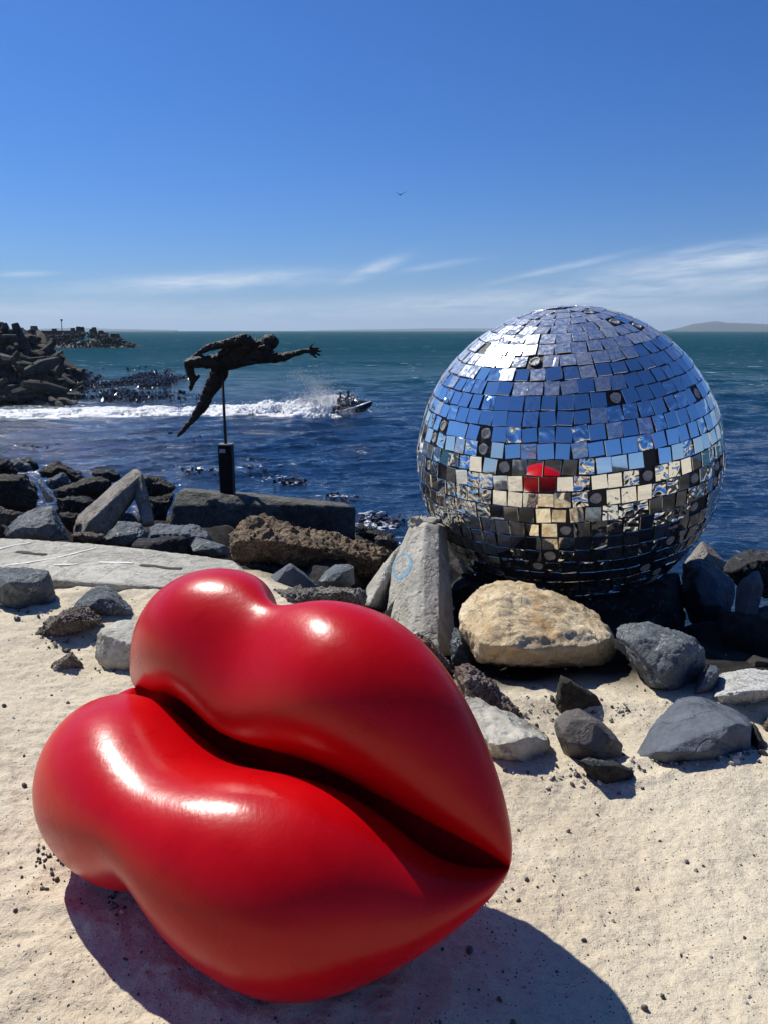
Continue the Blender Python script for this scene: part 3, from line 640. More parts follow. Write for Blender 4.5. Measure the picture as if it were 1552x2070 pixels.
rock('grey triangular rock under the pebbly boulder', ZM([(545, 765), (620, 700), (732, 628), (820, 690), (930, 790), (940, 810), (760, 820), (600, 815)]), M['slate'], Y=5.0, thick=.4, amp=.02,
     ridges=ZM3([(735, 640, .2), (600, 800, .4), (760, 815, .35), (700, 700, .25)]))
rock('grey faceted rock right of the triangular one', ZM([(925, 765), (975, 690), (1050, 640), (1150, 632), (1195, 660), (1190, 780), (1130, 810), (960, 805)]), M['bluegrey'], Y=4.95, thick=.35, amp=.02)
rock('pale pebbly conglomerate rock behind the cupid bow of the lips', ZM([(600, 815), (760, 800), (1000, 795), (1200, 800), (1270, 830), (1285, 920), (1100, 960), (800, 960), (650, 900)]), M['gravelly'], Y=4.45, thick=.35, amp=.06)
rock('long brown pebbly conglomerate boulder', ZM([(275, 520), (290, 420), (340, 360), (420, 300), (480, 285), (560, 292), (700, 325), (900, 370), (1100, 410), (1300, 470), (1440, 540), (1400, 640), (1320, 740), (1270, 800), (1200, 800), (1100, 690), (800, 660), (540, 640), (350, 610), (290, 575)]), M['conglom'], Y=5.5, thick=.6,
     ridges=ZM3([(420, 450, .5), (600, 470, .55), (900, 520, .55), (1150, 560, .5), (1350, 620, .35), (330, 480, .3), (500, 590, .4), (900, 640, .4), (500, 340, .1), (900, 410, .1)]), amp=.055, sm=4)
rock('dark rock in the shade under the pebbly boulder', ZM([(380, 620), (520, 640), (800, 660), (1000, 680), (1250, 740), (1200, 800), (900, 800), (700, 720), (520, 720)]), M['dark'], Y=5.4, thick=.4)
# dark rocks near the waterline, left
dk = [('dark ragged boulder filling the left edge above the concrete slab', [(-200, 230), (0, 215), (120, 225), (220, 215), (290, 260), (305, 420), (290, 520), (150, 520), (0, 470), (-200, 470)], 8.2, 'darkbrown'),
      ('black boulder at the left edge on the waterline', [(-150, 130), (0, 95), (70, 110), (90, 180), (160, 215), (0, 220), (-150, 220)], 10.0, 'darkbrown'),
      ('pair topped grey rock on the waterline near the left edge', [(75, 150), (110, 105), (150, 100), (200, 150), (240, 150), (265, 195), (200, 215), (100, 200)], 10.4, 'bluegrey'),
      ('dark peaked rock behind the grey pair near the left edge', [(170, 110), (205, 93), (240, 100), (290, 140), (315, 180), (270, 200), (220, 160)], 11.2, 'dark'),
      ('brown domed boulder on the waterline', [(300, 200), (370, 160), (440, 118), (490, 150), (540, 165), (640, 220), (690, 290), (560, 300), (330, 250)], 10.6, 'darkbrown'),
      ('dark angular rock with a pale sloping top', [(350, 290), (420, 240), (490, 203), (530, 230), (570, 290), (560, 330), (400, 345)], 9.2, 'slate'),
      ('black rock on the waterline behind the leaning wedge', [(720, 230), (740, 190), (800, 180), (870, 185), (950, 220), (960, 270), (900, 290), (760, 260)], 11.0, 'dark'),
      ('flat mossy dark boulder left of the leaning wedge', [(415, 350), (520, 310), (640, 295), (700, 240), (780, 240), (890, 270), (880, 340), (760, 420), (560, 440), (430, 420)], 8.8, 'darkbrown'),
      ('dark flat rock under the mossy boulder', [(420, 410), (560, 400), (700, 400), (760, 430), (640, 530), (470, 530)], 8.0, 'dark'),
      ('brown rock between the blue grey boulder and the leaning wedge', [(455, 530), (540, 520), (620, 530), (600, 600), (560, 690), (500, 640)], 7.0, 'darkbrown'),
      ('brown streaked rock at the left edge above the slab', [(-150, 510), (0, 478), (90, 500), (185, 530), (120, 580), (50, 620), (-150, 640)], 6.9, 'brownrough'),
      ('small grey rock touching the left edge of the slab', [(-120, 620), (0, 600), (40, 650), (30, 735), (-120, 740)], 6.2, 'dark'),
      ('thin pale rock splinter among the dark rocks', [(290, 260), (320, 270), (420, 400), (425, 430), (370, 445), (350, 420)], 7.8, 'concrete'),
      ('dark ridged rock right of the leaning wedge', [(1120, 260), (1180, 225), (1260, 250), (1340, 290), (1400, 330), (1330, 390), (1200, 430), (1140, 400)], 9.6, 'darkbrown'),
      ('black rock in the hollow between wedge and statue block', [(1150, 410), (1260, 400), (1380, 370), (1330, 500), (1300, 580), (1200, 590)], 8.4, 'dark'),
      ('pale streaked small rock beside the top of the leaning wedge', [(1110, 240), (1160, 225), (1230, 260), (1180, 330), (1135, 320)], 9.0, 'conc_dark')]
for lab, pl, yy, mt in dk: rock(lab, ZL(pl), M[mt], Y=yy, thick=None, amp=.06)
# waterline rocks right of the statue block
for lab, pl, yy, mt in [('low wet black rock where the sea meets the shore left of the ball', [(1195, 420), (1260, 395), (1400, 405), (1470, 430), (1440, 480), (1300, 470)], 8.6, 'darkbrown'),
                    ('ragged black wet rock next to the statue block end', [(1195, 370), (1240, 350), (1330, 385), (1300, 430), (1200, 430)], 10.5, 'dark'),
                    ('brown wet rock just left of the broken concrete limb', [(1330, 440), (1420, 420), (1490, 470), (1500, 540), (1420, 520), (1340, 500)], 7.0, 'brownrough')]:
    rock(lab, ZM(pl), M[mt], Y=yy, amp=.08)

# ---------------------------------------------------------------- concrete pieces
def prism(name, pts, mat, parent=None, lvl=.05, amp=.006, seed=1, loc=None, sm=1, nscale=5.):
    loc = Vector(loc) if loc is not None else sum(pts, Vector()) / len(pts)
    bm = hull_mesh([p - loc for p in pts], lvl, amp, nscale, seed, sm)
    o = obj_from_bm(name, bm, mat, parent, True); o.location = loc; return o
# broken dolos standing left of the ball
def build_limb():
    A = [ZD([(545, 300)])[0], ZD([(340, 1400)])[0]]
    cols = [(545, 300, 5.32, 300, 1480, 4.55), (625, 215, 5.08, 590, 1560, 4.22), (770, 140, 5.04, 745, 1640, 4.16), (925, 170, 5.06, 925, 1660, 4.18), (1010, 190, 5.30, 1120, 1640, 4.50), (960, 150, 5.6, 1040, 1500, 4.9), (700, 130, 5.62, 560, 1400, 5.0), (610, 150, 5.5, 400, 1350, 4.9)]
    top, bot = [], []
    for a, b, y1, c, d, y2 in cols:
        (x1, p1), = ZD([(a, b)]); (x2, p2), = ZD([(c, d)])
        top.append(PY(x1, p1, y1)); bot.append(PY(x2, p2, y2))
    bot.append(PY(*ZD([(385, 760)])[0], 5.02)); top.append(PY(*ZD([(402, 600)])[0], 5.1))
    root = empty('broken_dolos', PY(865, 1330, 4.5))
    tag(root, 'broken pale concrete dolos leaning on the left side of the mirror ball', 'dolos')
    def loc(o): o.location = o.location - root.location
    o = prism('limb', top + bot, M['concrete'], root, .035, .008, 3); loc(o)
    l2 = [ZD([p])[0] for p in [(430, 450), (560, 330), (400, 640), (380, 760), (150, 1080), (100, 1080), (105, 890), (300, 600)]]
    ys = [5.2, 5.35, 5.1, 5.0, 4.75, 4.85, 4.95, 5.15]
    pts = [PY(x, y, yy) for (x, y), yy in zip(l2, ys)] + [PY(x + 8, y + 14, yy + .25) for (x, y), yy in zip(l2, ys)] + [PY(ZD([(365, 1150)])[0][0], ZD([(365, 1150)])[0][1], 5.05), PY(ZD([(170, 1090)])[0][0], ZD([(170, 1100)])[0][1], 4.95)]
    o = prism('fluke', pts, M['concrete'], root, .035, .008, 5); loc(o)
    # crumbled top
    rs = random.Random(4); bm = bmesh.new()
    for k in range(26):
        p = PY(rs.uniform(832, 886), rs.uniform(1052, 1066), 5.1 + rs.uniform(0, .3)); s = rs.uniform(.018, .045)
        r = bmesh.ops.create_icosphere(bm, subdivisions=1, radius=s, matrix=Matrix.Translation(p))
        for v in r['verts']: v.co += Vector([rs.uniform(-.4, .4) * s for _ in range(3)])
    o = obj_from_bm('crumbled_top', bm, M['concrete'], root); loc(o)
    # blue spray painted loop on the left faces, lies on the limb's surface
    bpy.context.view_layer.update(); dg = bpy.context.evaluated_depsgraph_get()
    paint = simple_mat('blue_spray_paint', (.18, .34, .46), .6, bscale=90, var=.3)
    bm = bmesh.new(); prev = None; org = Vector((0, 0, CAM_Z))
    loop = []
    for k in range(49):
        t = k / 48 * 2 * math.pi; wd = 13 + 6 * math.sin(t + 1.)
        for sgn in (-1, 1):
            rx, ry = 88 + sgn * wd, 140 + sgn * wd; x, y = rx * math.cos(t), ry * math.sin(t); c, s_ = math.cos(.42), math.sin(.42)
            loop.append((505 + x * c - y * s_, 628 + x * s_ + y * c))
    vs_ = []
    for q in ZD(loop):
        d = ray(*q).normalized(); hit, p, nn, i, ob, _ = scene.ray_cast(dg, org, d)
        vs_.append(bm.verts.new(p - d * .005 if hit and ob.name.startswith(('limb', 'fluke', 'crumb')) else PY(q[0], q[1], 5.0)))
    for k in range(48):
        f = (vs_[2 * k], vs_[2 * k + 1], vs_[2 * k + 3], vs_[2 * k + 2])
        if max((a.co - b.co).length for a in f for b in f) < .1: bm.faces.new(f)
    o = obj_from_bm('spray_painted_loop', bm, paint, root); loc(o)
build_limb()
# leaning triangular wedge, left
lw = ZL([(572, 590), (660, 520), (840, 350), (1050, 180), (1100, 185), (1110, 240), (1190, 520), (1210, 610), (1130, 620), (1100, 480), (1050, 420), (940, 600), (850, 695), (660, 690), (575, 700)])
root = empty('concrete_wedge', PY(190, 1080, 7.0)); tag(root, 'leaning triangular concrete dolos fragment among the dark rocks at the left', 'dolos')
def sub(name, px, ys, mat, back, seed):
    pts = [PY(x, y, yy) for (x, y), yy in zip(ZL(px), ys)] + [PY(x + 3, y + 5, yy + back) for (x, y), yy in zip(ZL(px), ys)]
    o = prism(name, pts, mat, root, .06, .012, seed); o.location = o.location - root.location
sub('limb', [(572, 590), (575, 700), (700, 600), (660, 690), (840, 695), (1060, 400), (1110, 230), (1090, 180), (1050, 180), (840, 350)], [7.25, 7.1, 6.95, 6.9, 7.1, 7.4, 7.5, 7.6, 7.7, 7.5], M['conc_warm'], .35, 8)
sub('fluke', [(1060, 190), (1110, 200), (1150, 350), (1210, 610), (1120, 630), (1060, 420)], [7.55, 7.5, 7.4, 7.25, 7.2, 7.4], M['conc_warm'], .3, 9)
# long slab at the left
sb = [(-260, 1100), (-60, 1088), (30, 1087), (100, 1094), (190, 1098), (310, 1110), (370, 1121), (475, 1132), (497, 1150), (497, 1185), (420, 1192), (300, 1184), (235, 1178), (190, 1170), (105, 1158), (0, 1144), (-260, 1150)]
pts = [PZ(x, y, .06) for x, y in sb]; pts += [p + Vector((0, .01, -.30)) for p in pts]
slab = prism('concrete_slab', pts, M['concrete'], None, .07, .006, 12); tag(slab, 'long flat pale concrete slab lying behind the sand at the left', 'concrete slab')
pale = simple_mat('pale_cement_ridge', (.74, .73, .68), .9, bscale=20)
def strip(name, pts2, wid, z, mat, parent, h=.012):
    bm = bmesh.new(); prev = None
    P3 = [PZ(x, y, z) for x, y in pts2]
    for i, p in enumerate(P3):
        d = (P3[min(i + 1, len(P3) - 1)] - P3[max(i - 1, 0)]); d.normalize(); nrm = Vector((-d.y, d.x, 0)); wv = wid * (1 + .3 * math.sin(i * 2.1))
        cur = [bm.verts.new(p - nrm * wv), bm.verts.new(p - nrm * wv * .4 + Vector((0, 0, h))), bm.verts.new(p + nrm * wv * .4 + Vector((0, 0, h))), bm.verts.new(p + nrm * wv)]
        if prev:
            for k in range(3): bm.faces.new((prev[k], prev[k + 1], cur[k + 1], cur[k]))
        prev = cur
    o = obj_from_bm(name, bm, mat, parent, False)
    if parent: o.location = -parent.location
    return o
for q in ([(10, 1143), (50, 1138), (95, 1131), (115, 1128)], [(115, 1127), (140, 1121), (165, 1115), (195, 1107)], [(110, 1141), (135, 1141), (158, 1140)], [(-40, 1118), (0, 1109), (30, 1102), (62, 1097)], [(200, 1136), (235, 1137), (270, 1138)]):
    strip('cement_ridge', q, .014, .062, pale, slab, .003)
crk = simple_mat('crevice_dark', (.04, .035, .03), .9)  # plain dark colour for the slot strips on the slab
for q in ([(34, 1115), (50, 1116), (70, 1119), (95, 1120)], [(285, 1142), (310, 1144), (340, 1148), (368, 1149)]): strip('crevice', q, .022, .062, crk, slab, .003)
# statue block
bb = [(340, 1060), (345, 1020), (360, 990), (372, 986), (560, 999), (718, 1021), (720, 1076), (600, 1060), (500, 1050)]
front = [(338, 1075, 9.2), (346, 1022, 9.25), (360, 990, 9.4), (720, 1024, 8.75), (719, 1110, 8.7), (640, 1020, 8.75), (450, 999, 9.2)]
pts = [PY(x, y, yy) for x, y, yy in front]
pts += [PY(372, 986, 9.95), PY(470, 992, 9.85), PY(700, 1015.5, 9.3), PY(345, 1075, 9.9), PY(716, 1100, 9.3)]
blk = prism('concrete_block', pts, M['conc_dark'], None, .09, .02, 22); tag(blk, 'long mossy concrete block, shade painted into its colour, that carries the diving statue', 'concrete block')

# ---------------------------------------------------------------- diving figure statue
def skin_mesh(name, nodes, edges, subs=2):
    """nodes: {key:(Vector, rx, ry)}"""
    keys = list(nodes); idx = {k: i for i, k in enumerate(keys)}
    me = bpy.data.meshes.new(name); me.from_pydata([nodes[k][0] for k in keys], [(idx[a], idx[b]) for a, b in edges], [])
    o = bpy.data.objects.new(name, me); COL.objects.link(o)
    o.modifiers.new('skin', 'SKIN'); sv = me.skin_vertices[0].data
    for i, k in enumerate(keys): sv[i].radius = (nodes[k][1], nodes[k][2] if len(nodes[k]) > 2 else nodes[k][1]); sv[i].use_root = (i == 0)
    m = o.modifiers.new('sub', 'SUBSURF'); m.levels = subs; m.render_levels = subs
    dg = bpy.context.evaluated_depsgraph_get(); me2 = bpy.data.meshes.new_from_object(o.evaluated_get(dg))
    bpy.data.objects.remove(o); bpy.data.meshes.remove(me); return me2
def remeshed(me, vox, name):
    o = bpy.data.objects.new(name, me); COL.objects.link(o); r = o.modifiers.new('r', 'REMESH'); r.mode = 'VOXEL'; r.voxel_size = vox
    s = o.modifiers.new('s', 'SMOOTH'); s.iterations = 3
    dg = bpy.context.evaluated_depsgraph_get(); me2 = bpy.data.meshes.new_from_object(o.evaluated_get(dg)); bpy.data.objects.remove(o); return me2
def build_statue():
    yd = 9.45
    S = lambda x, y, dy=0.: PY(340 + x / 4.85, 660 + y / 4.85, yd + dy)
    k = yd / F / 4.85   # metres per zoomed pixel
    def r(px): return px * k
    n = {'pelvis': (S(520, 352), r(92), 0), 'waist': (S(635, 312), r(108), 0), 'ribs': (S(745, 238), r(150), 0), 'chest': (S(838, 240), r(128), 0), 'neck': (S(905, 190, -.02), r(56), 0),
         'nk2': (S(945, 165, -.03), r(48), r(50)), 'head': (S(985, 155, -.04), r(76), r(80)), 'brow': (S(1022, 152, -.04), r(66), r(74)), 'jaw': (S(1015, 195, -.04), r(34), r(32)),
         'shR': (S(940, 290, .08), r(74), r(86)), 'uaR': (S(1040, 300, .12), r(58), r(56)), 'elR': (S(1130, 300, .12), r(42), r(42)), 'faR': (S(1220, 270, .10), r(34), r(36)), 'wrR': (S(1345, 235, .08), r(24), r(27)), 'hnR': (S(1392, 234, .07), r(25), r(44)),
         'shL': (S(760, 130, -.16), r(62), r(66)), 'uaL': (S(640, 150, -.20), r(44), r(46)), 'elL': (S(480, 190, -.20), r(38), r(34)), 'faL': (S(390, 210, -.18), r(34), r(34)), 'wrL': (S(310, 262, -.16), r(22), r(22)), 'hnL': (S(262, 292, -.14), r(16), r(18)),
         'hipB': (S(440, 345, -.14), r(72), r(76)), 'thB': (S(330, 345, -.17), r(62), r(68)), 'knB': (S(205, 362, -.17), r(50), r(54)), 'shB': (S(222, 450, -.14), r(42), r(40)), 'anB': (S(250, 520, -.12), r(30), r(28)), 'ftB': (S(228, 590, -.12), r(25), r(22)), 'toB': (S(225, 622, -.12), r(15), r(18)), 'heB': (S(295, 492, -.12), r(22), r(22)),
         'hipS': (S(510, 440, .10), r(88), r(84)), 'thS': (S(460, 545, .12), r(86), r(84)), 'knS': (S(390, 665, .12), r(60), r(60)), 'caS': (S(348, 770, .12), r(58), r(60)), 'lcS': (S(270, 880, .12), r(38), r(38)), 'anS': (S(215, 945, .12), r(28), r(28)), 'ftS': (S(150, 1020, .12), r(26), r(36)), 'toS': (S(98, 1072, .12), r(14), r(38))}
    e = [('pelvis', 'waist'), ('waist', 'ribs'), ('ribs', 'chest'), ('chest', 'neck'), ('neck', 'nk2'), ('nk2', 'head'), ('head', 'brow'), ('brow', 'jaw'), ('chest', 'shR'), ('shR', 'uaR'), ('uaR', 'elR'), ('elR', 'faR'), ('faR', 'wrR'), ('wrR', 'hnR'),
         ('ribs', 'shL'), ('shL', 'uaL'), ('uaL', 'elL'), ('elL', 'faL'), ('faL', 'wrL'), ('wrL', 'hnL'), ('pelvis', 'hipB'), ('hipB', 'thB'), ('thB', 'knB'), ('knB', 'shB'), ('shB', 'anB'), ('anB', 'ftB'), ('ftB', 'toB'), ('anB', 'heB'),
         ('pelvis', 'hipS'), ('hipS', 'thS'), ('thS', 'knS'), ('knS', 'caS'), ('caS', 'lcS'), ('lcS', 'anS'), ('anS', 'ftS'), ('ftS', 'toS')]
    bm = bmesh.new()
    def capsule(p, q, ra, rb, sub=2):
        d = (q - p).length; m = max(2, int(d / (min(ra, rb) * .35)) + 1)
        for i in range(m + 1):
            t = i / m; rr = ra * (1 - t) + rb * t; c = p.lerp(q, t)
            bmesh.ops.create_icosphere(bm, subdivisions=sub, radius=rr, matrix=Matrix.Translation(c) @ Matrix.Diagonal((1, .86, 1, 1)))
    for a, b in e: capsule(n[a][0], n[b][0], n[a][1], n[b][1])
    def chain(pts, rads):
        for i in range(len(pts) - 1): capsule(pts[i], pts[i + 1], rads[i], rads[i + 1], 1)
    for (tips) in ([(1380, 222), (1405, 192), (1434, 160)], [(1400, 222), (1448, 212), (1494, 208)], [(1402, 233), (1452, 236), (1500, 242)], [(1398, 243), (1444, 260), (1488, 278)], [(1390, 250), (1424, 278), (1456, 304)]):
        chain([S(x, y, .07 + i * .012) for i, (x, y) in enumerate(tips)], [r(15), r(13), r(10)])
    for (a, b, c) in (((262, 290), (250, 305), (236, 318)), ((270, 294), (262, 312), (252, 324)), ((256, 288), (240, 298), (226, 306)), ((275, 290), (280, 305), (278, 318)), ((252, 286), (236, 290), (222, 295))):
        chain([S(a[0], a[1], -.14), S(b[0], b[1], -.15), S(c[0], c[1], -.16)], [r(9), r(8), r(6)])
    # sculpted ridges of muscle and cloth along the back
    for pts in ([(640, 200), (700, 150), (760, 110), (820, 120)], [(480, 290), (560, 250), (640, 200), (740, 185)], [(500, 250), (600, 195), (680, 140), (760, 90)], [(880, 215), (930, 200), (985, 215)], [(690, 330), (760, 350), (850, 345)]):
        chain([S(x, y, -.12) for x, y in pts], [r(14), r(26), r(26), r(14)][:len(pts)])
    for pts in ([(985, 200), (1005, 225), (1025, 228)], [(960, 110), (1020, 92), (1060, 120)], [(1040, 175), (1052, 190), (1050, 200)]): chain([S(x, y, -.05) for x, y in pts], [r(24), r(22), r(14)])
    body = bpy.data.meshes.new('body'); bm.to_mesh(body); bm.free()
    me = remeshed(body, .0075, 'diving_figure'); bm = bmesh.new(); bm.from_mesh(me); bm.normal_update()
    for v in bm.verts: v.co += v.normal * (.012 * noise.fractal(v.co * 14, .8, 2., 3) + .005 * noise.noise(v.co * 45))
    base = PY(457, 991, 9.45)
    for v in bm.verts: v.co -= base
    bronze = simple_mat('dark_cast_bronze', (.012, .010, .008), .55, .3, bump=.6, bscale=60, var=.5)
    root = empty('statue', base); tag(root, 'dark bronze statue of a leaping figure with one arm outstretched on a thin pole', 'statue')
    obj_from_bm('figure', bm, bronze, root, True)
    blackm = simple_mat('black_painted_steel', (.006, .006, .008), .6, bscale=20, spec=.2); rust = simple_mat('dark_rusty_steel', (.035, .018, .02), .6, bscale=30)
    bm = bmesh.new(); top = PY(458, 765, yd) - base; bt = PY(457, 899, yd) - base; h = top.z - bt.z + .08
    bmesh.ops.create_cone(bm, segments=16, radius1=.019, radius2=.015, depth=h, cap_ends=True, matrix=Matrix.Translation((bt.x, 0, bt.z + h / 2 - .02)))
    obj_from_bm('pole', bm, rust, root, True)
    w_ = .082; z1 = bt.z; z0 = -.05; bm = bmesh.new()
    bmesh.ops.create_cube(bm, size=1, matrix=Matrix.Translation((bt.x, 0, (z0 + z1) / 2)) @ Matrix.Diagonal((w_ * 2, w_ * 2, z1 - z0, 1))); bmesh.ops.bevel(bm, geom=bm.edges, offset=.006, segments=2, affect='EDGES')
    pl = obj_from_bm('plinth', bm, blackm, root)
    bm = bmesh.new(); bmesh.ops.create_cube(bm, size=1, matrix=Matrix.Translation((bt.x, 0, z1 + .006)) @ Matrix.Diagonal((w_ * 2.06, w_ * 2.06, .014, 1))); bmesh.ops.bevel(bm, geom=bm.edges, offset=.003, segments=1, affect='EDGES'); obj_from_bm('cap_plate', bm, simple_mat('worn_steel_plate', (.16, .16, .16), .5, .4), root)
    bm = bmesh.new(); bmesh.ops.create_cube(bm, size=1, matrix=Matrix.Translation((bt.x - .028, -w_ - .003, z1 - .065)) @ Matrix.Diagonal((.072, .006, .048, 1))); obj_from_bm('plaque', bm, simple_mat('grey_metal_plaque', (.42, .40, .36), .5, .2, bscale=50, var=.35), root)
build_statue()

# ---------------------------------------------------------------- dolosse, breakwaters
def dolos_mesh(name='dolos'):
    bm = bmesh.new(); L = 1.5; r = .30
    def prismbar(p0, p1, r0, r1, rm=None):
        p0, p1 = Vector(p0), Vector(p1); ax = (p1 - p0).normalized(); q = Vector((0, 0, 1)).rotation_difference(ax).to_matrix()
        secs = [(p0, r0), ((p0 + p1) / 2, rm or (r0 + r1) / 2), (p1, r1)]; rings = []
        for c, rr in secs:
            ring = []
            for i in range(8):
                a = math.pi / 8 + i * math.pi / 4; v = Vector((math.cos(a), math.sin(a), 0)) * rr * 1.05; ring.append(bm.verts.new(c + q @ v))
            rings.append(ring)
        for a, b in zip(rings, rings[1:]):
            for i in range(8): j = (i + 1) % 8; bm.faces.new((a[i], a[j], b[j], b[i]))
        bm.faces.new(rings[0][::-1]); bm.faces.new(rings[-1])
    prismbar((-1.15, 0, 0), (1.15, 0, 0), .36, .36, .30)
    prismbar((-1.15, -L, 0), (-1.15, L, 0), .21, .21, .40)
    prismbar((1.15, 0, -L), (1.15, 0, L), .21, .21, .40)
    bmesh.ops.recalc_face_normals(bm, faces=bm.faces)
    me = bpy.data.meshes.new(name); bm.to_mesh(me); bm.free(); me.materials.append(M['dolos']); return me
DM = dolos_mesh()
def put_dolos(loc, s, rs, label, group):
    o = bpy.data.objects.new('dolos', DM); COL.objects.link(o); o.location = loc; o.rotation_euler = (rs.uniform(0, 6.3), rs.uniform(0, 6.3), rs.uniform(0, 6.3)); o.scale = (s, s, s)
    tag(o, label, 'dolos', group)
def near_mound(x, y):
    """height above the sea of the near breakwater at (x, y)"""
    ax = -x - .33 * (y - 58) ; a = (ax - 24.2) * .86; b = (y - 54.5) * .75
    h = np.minimum(a, b); return np.clip(h, -2, 3.7)
def build_breakwaters():
    xs = np.linspace(-75, -15, 90); ys = np.linspace(50, 110, 70); xx, yy = np.meshgrid(xs, ys, indexing='xy'); z = near_mound(xx, yy) - 1.1 + .35 * fbm(xx * .5, yy * .5, 3, 4)
    me = np_mesh('breakwater_core', np.stack([xx, yy, z + SEA_Z], -1).reshape(-1, 3), grid_faces(len(ys), len(xs)), M['dark'])
    tag(obj_from_mesh('breakwater_core', me), 'dark rubble core under the near heap of dolosse', kind='structure')
    rs = random.Random(9); n = 0; k = 0
    while n < 128 and k < 4000:
        k += 1
        y = 54 + rs.random() ** 1.5 * 32; x = -19 - rs.random() * 24 - .33 * (y - 58)
        h = float(near_mound(x, y))
        if h < -.7: continue
        z = SEA_Z + h - .5 + rs.uniform(-.3, .5)
        px, py = proj((x, y, z))
        if px < -25: continue
        s = rs.uniform(.7, 1.3) * (1 if h > .6 else .75)
        if py < 668 and rs.random() < .3: continue
        where = 'right at the waterline' if h < .5 else ('on the skyline' if py < 690 else ('low on the near slope' if py > 765 else 'midway up'))
        size = 'large' if s > 1.1 else ('small' if s < .85 else 'mid sized'); side = 'at the frame edge' if px < 55 else 'towards the open water'
        put_dolos((x, y, z), s, rs, '%s dark dolos %s, near heap, %s' % (size, where, side), 'dolosse heaped on the near breakwater'); n += 1
    # far breakwater
    yb = 240.
    def fx(px): return (px - 776) / F * yb / math.cos(PITCH) * (1.0) * math.cos(PITCH) * 1.02
    root = empty('harbour_wall', (fx(60), yb + 6, SEA_Z)); tag(root, 'long low concrete harbour wall on the far breakwater', 'wall')
    conc = M['conc_dark']
    def box(name, x0, x1, y0, y1, z0, z1, mat, par):
        bm = bmesh.new(); bmesh.ops.create_cube(bm, size=1, matrix=Matrix.Translation(((x0 + x1) / 2, (y0 + y1) / 2, (z0 + z1) / 2)) @ Matrix.Diagonal((x1 - x0, y1 - y0, z1 - z0, 1)))
        bmesh.ops.bevel(bm, geom=bm.edges, offset=.08, segments=1, affect='EDGES'); o = obj_from_bm(name, bm, mat, par)
        if par: o.location = -par.location
        return o
    box('parapet', fx(-140), fx(163), yb + 7, yb + 9, SEA_Z + 2.5, SEA_Z + 5.0, M['dolos'], root)
    box('walkway', fx(-140), fx(166), yb + 3, yb + 6.95, SEA_Z + 1, SEA_Z + 3.6, conc, root)
    xs = np.linspace(fx(-140), fx(300), 120); ys = np.linspace(yb - 6, yb + 22, 24); xx, yy = np.meshgrid(xs, ys)
    top = np.interp(xx, [fx(-140), fx(165), fx(205), fx(245), fx(292), fx(302)], [3.2, 3.2, 4.2, 3.0, .6, -2])
    z = np.minimum(top, (yy - yb + 5) * .6) - 1.9 + .5 * fbm(xx * .4, yy * .4, 3, 9); z = np.minimum(z, (yb + 21 - yy) * .6)
    me = np_mesh('far_breakwater', np.stack([xx, yy, z + SEA_Z], -1).reshape(-1, 3), grid_faces(len(ys), len(xs)), M['dark'])
    tag(obj_from_mesh('far_breakwater', me), 'dark rubble mound of the far breakwater', kind='structure')
    for i in range(165):
        px = rs.uniform(40, 292); t = float(np.interp(px, [40, 165, 200, 245, 292], [2.6, 3.0, 4.2, 2.7, .3])); yy_ = yb + rs.uniform(-5.5, 3 if px < 166 else 7)
        hz_ = min(t, (yy_ - yb + 5) * .55) + rs.uniform(-.4, .3)
        put_dolos((fx(px) * yy_ / yb, yy_, SEA_Z + hz_), rs.uniform(.45, .75), rs, 'small distant dolos on the far breakwater', 'dolosse on the far breakwater')
    for px, h, w_ in [(54, 5.9, 1.0), (80, 6.6, 1.7), (120, 5.8, 1.3), (157, 6.0, 1.1), (173, 6.4, 1.1), (181, 6.3, .9), (204, 6.2, 1.1), (199, 5.7, 1.0), (217, 5.2, 1.3), (227, 4.6, 1.1), (240, 4.2, 1.2), (249, 4.2, 1.1)]:
        bm = bmesh.new(); bmesh.ops.create_cone(bm, segments=8, radius1=w_ * .95, radius2=w_ * .6, depth=2.8, cap_ends=True, matrix=Matrix.Translation((0, 0, 1.4)))
        o = obj_from_bm('concrete_stub', bm, M['dolos']); o.location = (fx(px), yb + 7.9 if px < 166 else yb + 6, SEA_Z + h - 3.0)
        tag(o, 'blunt concrete dolos stub standing up along the far breakwater', 'dolos', 'upright stubs on the far breakwater')
    root = empty('beacon_mast', (fx(143), yb + 5, SEA_Z + 3.6)); tag(root, 'thin beacon mast on the far breakwater', 'mast')
    bm = bmesh.new(); bmesh.ops.create_cone(bm, segments=8, radius1=.14, radius2=.1, depth=4.6, cap_ends=True, matrix=Matrix.Translation((0, 0, 2.3))); obj_from_bm('pole', bm, M['dolos'], root)
    bm = bmesh.new(); bmesh.ops.create_cone(bm, segments=8, radius1=.3, radius2=.38, depth=.55, cap_ends=True, matrix=Matrix.Translation((.1, 0, 4.5))); obj_from_bm('lamp', bm, M['dolos'], root)
build_breakwaters()

